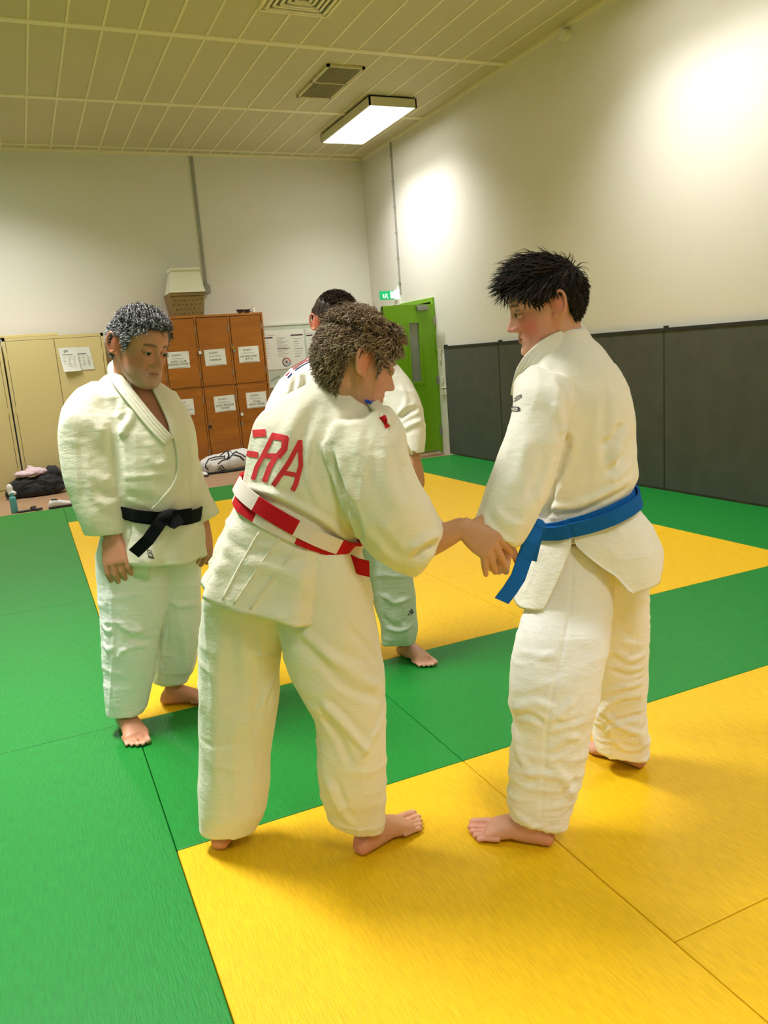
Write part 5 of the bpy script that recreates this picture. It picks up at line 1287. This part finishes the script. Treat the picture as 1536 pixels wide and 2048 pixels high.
    MB().ribbon([P(345, 1034, 2.862), P(362, 1034, 2.87), P(383, 1028, 2.90)], nrm(UP+RH*.1), [.05, .055, .045], .007).build('belt_wing', M_black2, bl_)
    MB().ribbon([P(345, 1036, 2.862), P(352, 1046, 2.855), P(358, 1052, 2.85)], nrm(RH+UP*.5), [.05, .06, .045], .007).build('belt_wing', M_black2, bl_)
    MB().ribbon([P(330, 1030, 2.86), P(316, 1052, 2.845), P(296, 1080, 2.84), P(268, 1107, 2.85)], nrm(RH*.6-UP*.75+RH*.15), .046, .006).build('belt_end', M_black2, bl_)
    MB().ribbon([P(372, 1022, 3.05), P(384, 1032, 3.04), P(389, 1050, 3.04)], nrm(RH*.3+WH*.8), .04, .006).build('belt_end', M_black2, bl_)
    # label on the jacket hem
    jall = bvh_of(JV, JF)
    q = line_quads([(294, 1099), (303, 1102)], 1.6)+line_quads([(295, 1099), (297, 1114)], 1.4)+line_quads([(303, 1102), (306, 1114)], 1.2)+line_quads([(297, 1113), (307, 1116)], 4)+line_quads([(298, 1108), (300, 1104), (303, 1109)], 1.6)+line_quads([(299, 1106), (304, 1106)], 1.2)
    v_, f_ = decal(jall, q, step=1.0, lift=.002)
    if len(f_): mesh_obj('brand_label', v_, f_, M_logo, j, smooth=False, label='small printed label on the jacket hem')
    # trousers
    l1 = rings([(280, 1050, 3.05, 66, .13, 8), (270, 1110, 3.02, 72, .14, 4), (266, 1190, 3.0, 66, .135), (261, 1270, 2.985, 55, .12), (257, 1350, 2.975, 48, .10), (253, 1400, 2.965, 40, .085), (251, 1424, 2.955, 35, .068, -2)], 5)
    l2 = rings([(340, 1050, 3.12, 56, .13, 8), (345, 1110, 3.14, 56, .14, 4), (352, 1190, 3.16, 48, .13), (356, 1260, 3.17, 43, .115), (350, 1320, 3.18, 41, .09), (341, 1362, 3.18, 34, .06, 2)], 5)
    V, F = remesh([loft(l1, hollow=True), loft(l2, hollow=True)], .0072, 4)
    N = vnormals(V, F); V = folds(V, N, .005, (.14, .05), (.25, .1, 1), 61); V = folds(V, N, .006, (.08, .4), (0, 0, 1), 64)
    V = strokes(V, F, [([(222, 1150), (224, 1230), (226, 1300), (222, 1370), (218, 1440)], .004, .007), ([(240, 1252), (262, 1262), (285, 1262)], .005, .011), ([(255, 1295), (270, 1292), (300, 1290)], .005, .012), ([(255, 1278), (280, 1276)], -.004, .01), ([(234, 1318), (242, 1305), (252, 1298)], .005, .01),
        ([(205, 1250), (215, 1262), (224, 1258)], .005, .01), ([(206, 1285), (215, 1300), (223, 1296)], .004, .01), ([(335, 1200), (360, 1210), (395, 1205)], .004, .012), ([(330, 1260), (325, 1300), (322, 1360)], .004, .01), ([(310, 1300), (320, 1330), (315, 1365)], .004, .01)])
    mesh_obj('judo_trousers', V, F, M_gi_pants, e)
    # body
    fh = head_frame(P(280, 693, 3.0), -36, 18, 6); k = 1.16
    hd_, toW = head_parts(fh, P(266, 790, 3.07), nose=1.3, jaw=1.18, cheek=1.5, k=k, lids=.14, neck_r=.068)
    f1, n1 = foot(h1, nrm(t1_-h1), 1, P(257, 1340, 2.975)-h1, 1.06); f2, n2 = foot(h2, nrm(t2_-h2), 1, P(350, 1320, 3.18)-h2, 1.0)
    chest = [(c, s, b, hw*.93, hd-.022) for c, s, b, hw, hd in torso[3:26]]
    cg = [loft(chest)]
    w1 = P(226, 1072, 2.90)
    rh_ = hand(w1, P(233, 1130, 2.86)-w1, nrm(WH*1.0+UP*.1), -1, 1.18, curl=(1.0, 1.0, 1.0, 1.0), spread=.06, forearm=P(214, 1015, 2.94), tdir=nrm(RH*.45-UP*.8+WH*.5), tcurl=.1)
    w2 = P(407, 1052, 3.12)
    lh = hand(w2, P(410, 1100, 3.09)-w2, nrm(WH*.5-RH*.85), 1, 1.02, curl=(.8, .9, 1.0, 1.0), spread=.15, forearm=P(396, 1000, 3.13), tdir=nrm(-RH*.35-UP*.9-WH*.4), tcurl=.1)
    lo = [loft(shrink(torso[20:], .75)), loft(shrink(ra[:-8], .6)), loft(shrink(la[:-8], .6)), loft(shrink(l1[2:-6], .6)), loft(shrink(l2[2:-6], .6))]
    spots = [(c_, r_*1.3, (.80, .50, .40), .6) for c_, r_ in n1+n2]+[(P(300, 800, 2.9), .07, (.50, .20, .12), .4)]
    body(e, [(hd_, .0030), (cg, .006), (f1, .0026), (f2, .0034), (rh_, .003), (lh, .003)], lo, fh, k, face=dict(lip=(.42, .13, .10), brow=(.035, .025, .02), blush=((.60, .17, .10), .55), lidz=.14, stubble=((.42, .34, .29), .45), redear=.5), spots=spots, base=(.62, .28, .16), scalp=(lambda q: hairline(q, .070, .004, -.070, .046), (.10, .095, .095)))
    eyes(fh, k, e, look=(0, 1, -.55))
    hl = lambda p: hairline(p, .070, .004, -.070, .046)
    flow = lambda p: np.stack([p[:, 0]*4, np.where(p[:, 2] > .05, .5, -.4), np.where(p[:, 2] > .07, .1, -.8)], 1)
    gc = [(.30, .29, .29), (.17, .16, .16), (.08, .075, .075), (.42, .41, .41), (.05, .045, .045)]
    hair('hair', fh, k, e, M_hair, 25, 5200, .026, .0012, flow, hl, 7, curl=1.2, curlf=1.1, lift=.45, grav=.1, capthick=.004, capcol=(.10, .095, .095), cols=gc, rnd=.3, label='short wavy salt-and-pepper hair', capbump=.008, lenfn=lambda p: np.interp(p[:, 2], [-.06, 0, .05, .09], [.55, .65, .9, 1.2]))
    return e
man()

# ==================================================================== PERSON 4: man partly hidden behind the bending judoka
def back_man():
    h1 = G(800, 1308); t1_ = G(848, 1328); D = 3.48
    e = person('person', (1.30, 3.25), 'short brown-haired judoka mostly hidden behind the bending one')
    torso = rings([(668, 700, D, 34, .07, 0), (668, 716, D, 48, .09, 0), (672, 742, D, 78, .12, 2), (680, 790, D, 92, .14, 2), (690, 850, D, 92, .145, 4), (700, 910, D, 88, .145, 4), (708, 960, D, 84, .14, 4), (712, 990, D, 80, .135, 4)], 4)
    la = rings([(745, 745, 3.44, 36, .07), (775, 770, 3.40, 42, .075), (800, 800, 3.36, 38, .075), (818, 835, 3.33, 32, .07), (828, 875, 3.30, 25, .065), (829, 904, 3.28, 20, .055, 4)], 4)
    ra = rings([(610, 755, 3.46, 34, .07), (585, 790, 3.43, 38, .075), (565, 840, 3.40, 38, .075), (560, 900, 3.36, 34, .07), (570, 950, 3.30, 30, .06)], 4)
    V, F = remesh([loft(torso), loft(la, hollow=True), loft(ra, hollow=True)], .0078, 4)
    N = vnormals(V, F); V = folds(V, N, .007, (.10, .30), (0, 0, 1), 73); V = folds(V, N, .004, (.12, .06), (.2, .2, 1), 78)
    V = strokes(V, F, [([(592, 752), (586, 790), (575, 830)], -.008, .013), ([(615, 740), (605, 780), (592, 820)], -.006, .016), ([(600, 745), (596, 780)], .006, .012), ([(798, 838), (812, 826), (835, 815)], -.009, .012), ([(805, 860), (825, 848), (845, 842)], .006, .012), ([(800, 770), (812, 800), (800, 830)], .005, .012)])
    jb = bvh_of(V, F)
    sk = rings([(712, 985, D, 82, .14, 4), (716, 1030, D, 92, .15, 4), (718, 1075, D, 100, .16, 3)], 5)
    pn = panel_folds(shell(sk, lambda v: 0, lambda v: 6.2, 80, .008, wav=.008, nw=7, seed=71), .006, (.06, .12), (0, 0, 1), 72)
    JV, JF = merge([(V, F), pn]); j = mesh_obj('judo_jacket', JV, JF, M_gi, e)
    for off, m_, col in ((0, M_striper, 'red'), (4.2, M_stripeb, 'navy blue')):
        v_, f_ = conform(jb, [(572+off*.9, 752+off), (588+off*.6, 737+off), (606+off*.4, 726+off), (624+off*.3, 717+off), (640, 711+off)], .0075, .002, .002); mesh_obj('shoulder_stripe', v_, f_, m_, j, label=col+' stripe along the shoulder')
    v_, f_ = conform(jb, [(569, 748), (586, 733), (604, 722), (622, 713), (638, 707)], .004, .002, .002); mesh_obj('shoulder_stripe', v_, f_, M_striper, j, label='thin red stripe along the shoulder')
    v_, f_ = conform(jb, [(634, 712, 3.42), (650, 704, 3.40), (672, 702, 3.39), (694, 708, 3.40), (706, 722, 3.42)], .042, .010, .006, ribs=3); mesh_obj('collar', v_, f_, M_gi, j)
    tb = bvh_of(*merge([loft(torso, 64), pn])); mesh_obj('belt', *band(tb, sk[0], .042, .008, .006), M_black2, e, smooth=False)
    l2 = rings([(740, 1000, D, 60, .13, 4), (758, 1060, 3.47, 54, .13, 4), (776, 1130, 3.46, 48, .12), (788, 1190, 3.46, 42, .105), (797, 1240, 3.455, 37, .09), (799, 1270, 3.45, 34, .07), (797, 1286, 3.45, 33, .055, -4)], 5)
    l1 = rings([(690, 1000, D, 60, .13, 4), (672, 1060, 3.50, 54, .13, 4), (655, 1130, 3.52, 46, .12), (645, 1190, 3.54, 40, .10), (640, 1250, 3.55, 36, .08), (638, 1280, 3.55, 33, .06)], 5)
    V, F = remesh([loft(l1, hollow=True), loft(l2, hollow=True)], .0078, 4)
    N = vnormals(V, F); V = folds(V, N, .006, (.12, .05), (.3, .1, 1), 81); V = folds(V, N, .006, (.08, .4), (0, 0, 1), 84)
    V = strokes(V, F, [([(765, 1190), (790, 1205), (822, 1195)], .006, .012), ([(765, 1230), (785, 1250), (815, 1240)], -.005, .012), ([(770, 1255), (800, 1262), (825, 1250)], .006, .01)])
    tr = mesh_obj('judo_trousers', V, F, mat('gi_shade_bounce_tint', '#c4cfc3', .8, [('noiser', (20, 30, 70), .35, .008)]), e); bv = bvh_of(V, F)  # white cotton; shade and floor bounce are put into this grey-green colour
    q = line_quads([(816, 1228), (818, 1230)], 3)+line_quads([(819, 1222), (823, 1228)], 3)+line_quads([(822, 1218), (826, 1226)], 3)
    v_, f_ = decal(bv, q, step=1.0)
    if len(f_): mesh_obj('three_bar_logo', v_, f_, M_logo, tr, smooth=False, label='three slanted black bars on the trouser leg')
    fh = head_frame(P(671, 644, 3.40), -56, 14, 0); k = 1.05
    hd_, toW = head_parts(fh, P(668, 735, 3.48), k=k, lids=.1, neck_r=.058)
    f1, n1 = foot(h1, nrm(t1_-h1), 1, UP, 1.0); h2 = G(640, 1300); f2, n2 = foot(h2, nrm(RH*.2-WH*.9), 1, UP, 1.0)
    w1 = P(828, 915, 3.27); lh = hand(w1, UP*-1+RH*.1, nrm(-RH*.6+WH*.5), 1, 1.0, curl=(.6, .6, .6, .6), forearm=P(826, 860, 3.31))
    w2 = P(574, 968, 3.28); rh_ = hand(w2, UP*-1+RH*.2, nrm(RH*.6+WH*.5), 1, 1.0, curl=(.6, .6, .6, .6), forearm=P(565, 910, 3.34))
    lo = [loft(shrink(torso[4:], .8)), loft(shrink(ra[:-8], .6)), loft(shrink(la[:-8], .6)), loft(shrink(l1[2:-6], .6)), loft(shrink(l2[2:-6], .6))]
    body(e, [(hd_, .0032), (f1, .0034), (f2, .006), (rh_, .005), (lh, .004)], lo, fh, k, face=dict(lip=(.5, .18, .14), brow=(.06, .035, .02), redear=.7), spots=[(c_, r_*1.3, (.75, .45, .36), .4) for c_, r_ in n1], base=(.60, .31, .20), scalp=(lambda q: hairline(q, .068, .004, -.066, .044), (.035, .02, .012)))
    eyes(fh, k, e, look=(0, 1, -.4))
    hl = lambda p: hairline(p, .068, .004, -.066, .044)
    flow = lambda p: np.stack([p[:, 0]*3, np.where(p[:, 2] > .05, .8, -.3), np.where(p[:, 2] > .08, .2, -.8)], 1)
    hair('hair', fh, k, e, M_hair, 35, 4200, .020, .0013, flow, hl, 5, curl=.15, curlf=.4, lift=.55, grav=.2, capthick=.003, capcol=(.035, .02, .012), cols=[(.06, .035, .02), (.035, .02, .012), (.09, .055, .032)], rnd=.15, label='short brown hair', capbump=.003, lenfn=lambda p: np.interp(p[:, 2], [-.05, 0, .05, .09], [.2, .35, .9, 1.3]))
    return e
back_man()

# ==================================================================== BAGS AND SHOES ALONG THE WALL
def GF(px, py, z=FLZ):
    d = (px-768)/FPX*AR-(py-1024)/FPX*AU+AF
    return CAM+d*((z-CAMH)/d[2])
def blob(parts, vox, seed, amp=.012, lam=(.09, .16), smooth=4):
    V, F = remesh(parts, vox, smooth); N = vnormals(V, F); V = folds(V, N, amp, lam, (.3, .1, 1), seed); V = folds(V, N, amp*.5, (lam[0]*.5, lam[1]*.5), (1, .3, .4), seed+1)
    V[:, 2] = np.maximum(V[:, 2], FLZ+.001); return V, F
e = empty('sports_bag', (-.02, 11.0, FLZ), 'slumped black sports bag on the floor before the cream cupboard', 'bag')
V, F = blob([ball((-.14, 11.0, .07), (.24, .17, .14)), ball((.12, 11.0, .09), (.20, .16, .15)), ball((.20, 11.02, .22), (.10, .11, .10)), ball((-.02, 11.0, .03), (.36, .20, .09)), ball((-.28, 10.95, .02), (.12, .12, .08))], .012, 91, .022)
bg = mesh_obj('bag_body', V, F, M_black, e)
for pts in ([(-.25, 10.84, .05), (-.15, 10.80, .13), (.02, 10.80, .16), (.16, 10.83, .10)], [(-.02, 10.82, .02), (.1, 10.80, .08), (.24, 10.84, .06)]):
    p_ = resample(pts, 5); MB().ribbon(p_, UP, .03, .006).build('strap', M_black, e)
e = empty('backpack', (.50, 11.05, FLZ), 'upright black backpack half hidden behind the grey-haired man', 'bag')
V, F = blob([ball((.50, 11.05, .14), (.15, .13, .20)), ball((.53, 10.95, .03), (.13, .13, .08)), ball((.5, 11.08, .28), (.09, .08, .09))], .012, 95, .015)
mesh_obj('bag_body', V, F, M_black, e)
MB().ribbon(resample([(.42, 10.95, .30), (.38, 10.93, .2), (.40, 10.92, .08)], 4), nrm((1, .2, 0)), .03, .006).build('strap', M_black, e)
e = empty('pink_towel', (-.08, 11.0, .2), 'pale pink towel crumpled on top of the black sports bag', 'towel')
V, F = blob([ball((-.10, 10.98, 0.255), (.16, .11, .035)), ball((-.02, 10.98, 0.270), (.12, .09, .055)), ball((-.06, 11.0, 0.300), (.05, .05, .05)), ball((.06, 10.98, 0.265), (.07, .07, .04))], .009, 97, .014, (.05, .08))
mesh_obj('towel_cloth', V, F, M_pink, e)
e = empty('white_sock', (-.33, 10.9, .1), 'white cloth hanging over the left end of the black bag', 'cloth')
V, F = blob([ball((-.33, 10.82, .10), (.04, .04, .07)), ball((-.31, 10.80, .05), (.05, .03, .03))], .007, 98, .006, (.03, .05)); mesh_obj('cloth', V, F, M_white, e)
c = GF(30, 1026)
e = empty('water_bottle', tuple(c), 'teal steel water bottle standing at the mat edge', 'bottle')
MB().lathe(c, [(.030, .0), (.036, .004), (.037, .02), (.037, .165), (.033, .182), (.024, .192)], 24).build('bottle_body', M_teal, e, smooth=True)
MB().lathe((c[0], c[1], c[2]+.192), [(.022, 0), (.0235, .004), (.0235, .036), (.020, .042)], 20).build('screw_cap', M_teal, e, smooth=True)
M_sole = mat('shoe_sole_dark', '#2a2a2c', .7)
def sneaker(c, ang, lab, mt=None, k=1.0, group=None):
    c = np.array(c, float); c[2] = FLZ; d = np.array([math.cos(ang), math.sin(ang), 0]); s = np.array([-d[1], d[0], 0])
    e = empty('sneaker', tuple(c), lab, 'shoe', group)
    fr = [(c+d*x*k+UP*(.018+h/2)*k, s, UP, hw*k, (h/2)*k) for x, hw, h in ((-.135, .02, .05), (-.12, .034, .075), (-.07, .037, .085), (-.02, .037, .075), (.04, .041, .055), (.09, .042, .045), (.125, .034, .032), (.138, .018, .018))]
    V, F = remesh([loft(fr, 20)], .006, 2); mesh_obj('upper', V, F, mt or M_bagw, e)
    fr = [(c+d*x*k+UP*.011*k, s, UP, hw*k, .011*k) for x, hw in ((-.140, .02), (-.125, .036), (-.05, .038), (.05, .042), (.1, .043), (.135, .033), (.146, .015))]
    V, F = loft(fr, 20, 3.5); mesh_obj('sole', V, F, M_sole, e)
    V, F = loft([(c+d*x*k+UP*(z)*k, s, nrm(UP-d*.3), hw*k, .004*k) for x, z, hw in ((-.10, .105, .020), (-.06, .106, .024), (-.03, .094, .022))], 16); mesh_obj('collar', V, F, M_sole, e)
    lc = MB()
    for i in range(4):
        q = c+d*(-.005+.022*i)*k+UP*(.096-.011*i)*k; lc.tube([q-s*.02*k, q+UP*.003, q+s*.02*k], .0025, 5)
    lc.build('laces', M_white, e)
    return e
sneaker((.21, 9.66, 0), .12, 'white trainer at the mat edge by the grey-haired man, left one')
sneaker((.50, 9.80, 0), .5, 'white trainer mostly hidden behind the grey-haired man\'s arm')
c = GF(405, 950); sneaker((c[0]-.06, c[1]-.12, 0), -1.0, 'white trainer with dark sole beside the striped white sports bag')
c = GF(402, 935)
e = empty('plastic_bottle', (c[0], c[1], FLZ), 'small bottle with white cap beside the white sports bag', 'bottle')
MB().lathe((c[0]-.03, c[1]+.02, FLZ), [(.03, 0), (.034, .005), (.034, .10), (.025, .115)], 16).build('bottle_body', mat('smoky_plastic', '#55524d', .3), e, smooth=True)
MB().lathe((c[0]-.03, c[1]+.02, FLZ+.115), [(.036, 0), (.036, .02), (.018, .03), (.018, .05), (.008, .053)], 16).build('cap', M_white, e, smooth=True)
# striped white bag
e = empty('white_sports_bag', (2.38, 10.9, FLZ), 'white sports bag with black straps lying before the lockers', 'bag')
A = np.array([2.10, 10.92, FLZ+.10]); B = np.array([2.80, 10.98, FLZ+.16]); ax = nrm(B-A); sd = nrm(np.cross(UP, ax)); upb = np.cross(ax, sd)
frs = [(A+(B-A)*t, sd, upb, w_, h_) for t, w_, h_ in ((-.03, .05, .05), (.02, .11, .09), (.15, .14, .12), (.4, .15, .135), (.7, .15, .14), (.92, .14, .13), (1.0, .09, .09), (1.03, .04, .04))]
V, F = remesh([loft(frs, 28)], .009, 3); N = vnormals(V, F); V = folds(V, N, .016, (.10, .12), ax, 111); V[:, 2] = np.maximum(V[:, 2], FLZ+.001)
bo = mesh_obj('bag_body', V, F, M_bagw, e); bv = bvh_of(V, F)
for pts, wd in (([(412, 928), (418, 918), (432, 914), (448, 913)], 2.2), ([(420, 921), (440, 917), (449, 916)], 1.5), ([(436, 928), (444, 921), (458, 917), (468, 906), (474, 903)], 2.4), ([(456, 904), (458, 912), (454, 919)], 3.2), ([(449, 911), (450, 919)], 2), ([(468, 910), (480, 913), (488, 921)], 3.0), ([(474, 905), (484, 909), (491, 914)], 2), ([(412, 928), (411, 934), (417, 940)], 2.2)):
    v_, f_ = decal(bv, line_quads(pts, wd), step=1.2, lift=.003)
    if len(f_): mesh_obj('strap', v_, f_, M_black, e, smooth=False)
v_, f_ = decal(bv, line_quads([(436, 937), (439, 940)], 2.4)+line_quads([(438.5, 933), (443, 939)], 2.4)+line_quads([(442, 930), (448, 937)], 2.4)+line_quads([(438, 943), (452, 938)], 1.6), step=.8, lift=.003)
if len(f_): mesh_obj('three_bar_logo', v_, f_, M_logo, bo, smooth=False, label='three slanted black bars with a word below')
p_ = resample([P(440, 912, 10.6), P(452, 903, 10.62), P(462, 903, 10.62), P(466, 912, 10.6)], 4)
MB().ribbon(p_, nrm((0, 1, .2)), .03, .006).build('handle', M_black, e)
V, F = loft([((2.38+.30*t, 10.90, FLZ+.018), np.array([0, 1., 0]), UP, .13*(1-.3*abs(t)), .018) for t in (-1, -.6, 0, .6, 1)], 20); mesh_obj('dark_base', V, F, M_black, e)
# flip-flops
def sandal(c, ang, lab, m1, m2):
    c = np.array([c[0], c[1], FLZ]); d = np.array([math.cos(ang), math.sin(ang), 0]); s = np.array([-d[1], d[0], 0])
    e = empty('sandal', tuple(c), lab, 'shoe')
    V, F = loft([(c+d*x+UP*.010, s, UP, hw, .010) for x, hw in ((-.135, .012), (-.12, .032), (-.05, .033), (.05, .042), (.1, .042), (.13, .026), (.14, .01))], 18, 3.2); mesh_obj('sole', V, F, m1, e)
    MB().ribbon(resample([c+d*.03+s*.04+UP*.02, c+d*.05+s*.02+UP*.045, c+d*.055+UP*.05, c+d*.05-s*.02+UP*.045, c+d*.03-s*.04+UP*.02], 3), d, .045, .005).build('strap', m2, e)
sandal((-.13, 9.70), .15, 'black sandal lying beside the teal water bottle', M_black, M_black)
sandal((4.66, 9.56), .35, 'white sandal with dark inner sole at the foot of the green door', M_white, M_stripeb)
t = MB()
random.seed(12)
for i in range(7):
    x, y = random.uniform(-.09, .0), random.uniform(9.50, 9.60); t.tube([(x, y, FLZ+.004), (x+.02, y+.012, FLZ+.008), (x+.035, y-.01, FLZ+.004)], .004, 5)
t.build('hair_tie', M_black, label='scattered thin dark cords on the floor by the mat edge', cat='cord', kind='stuff')
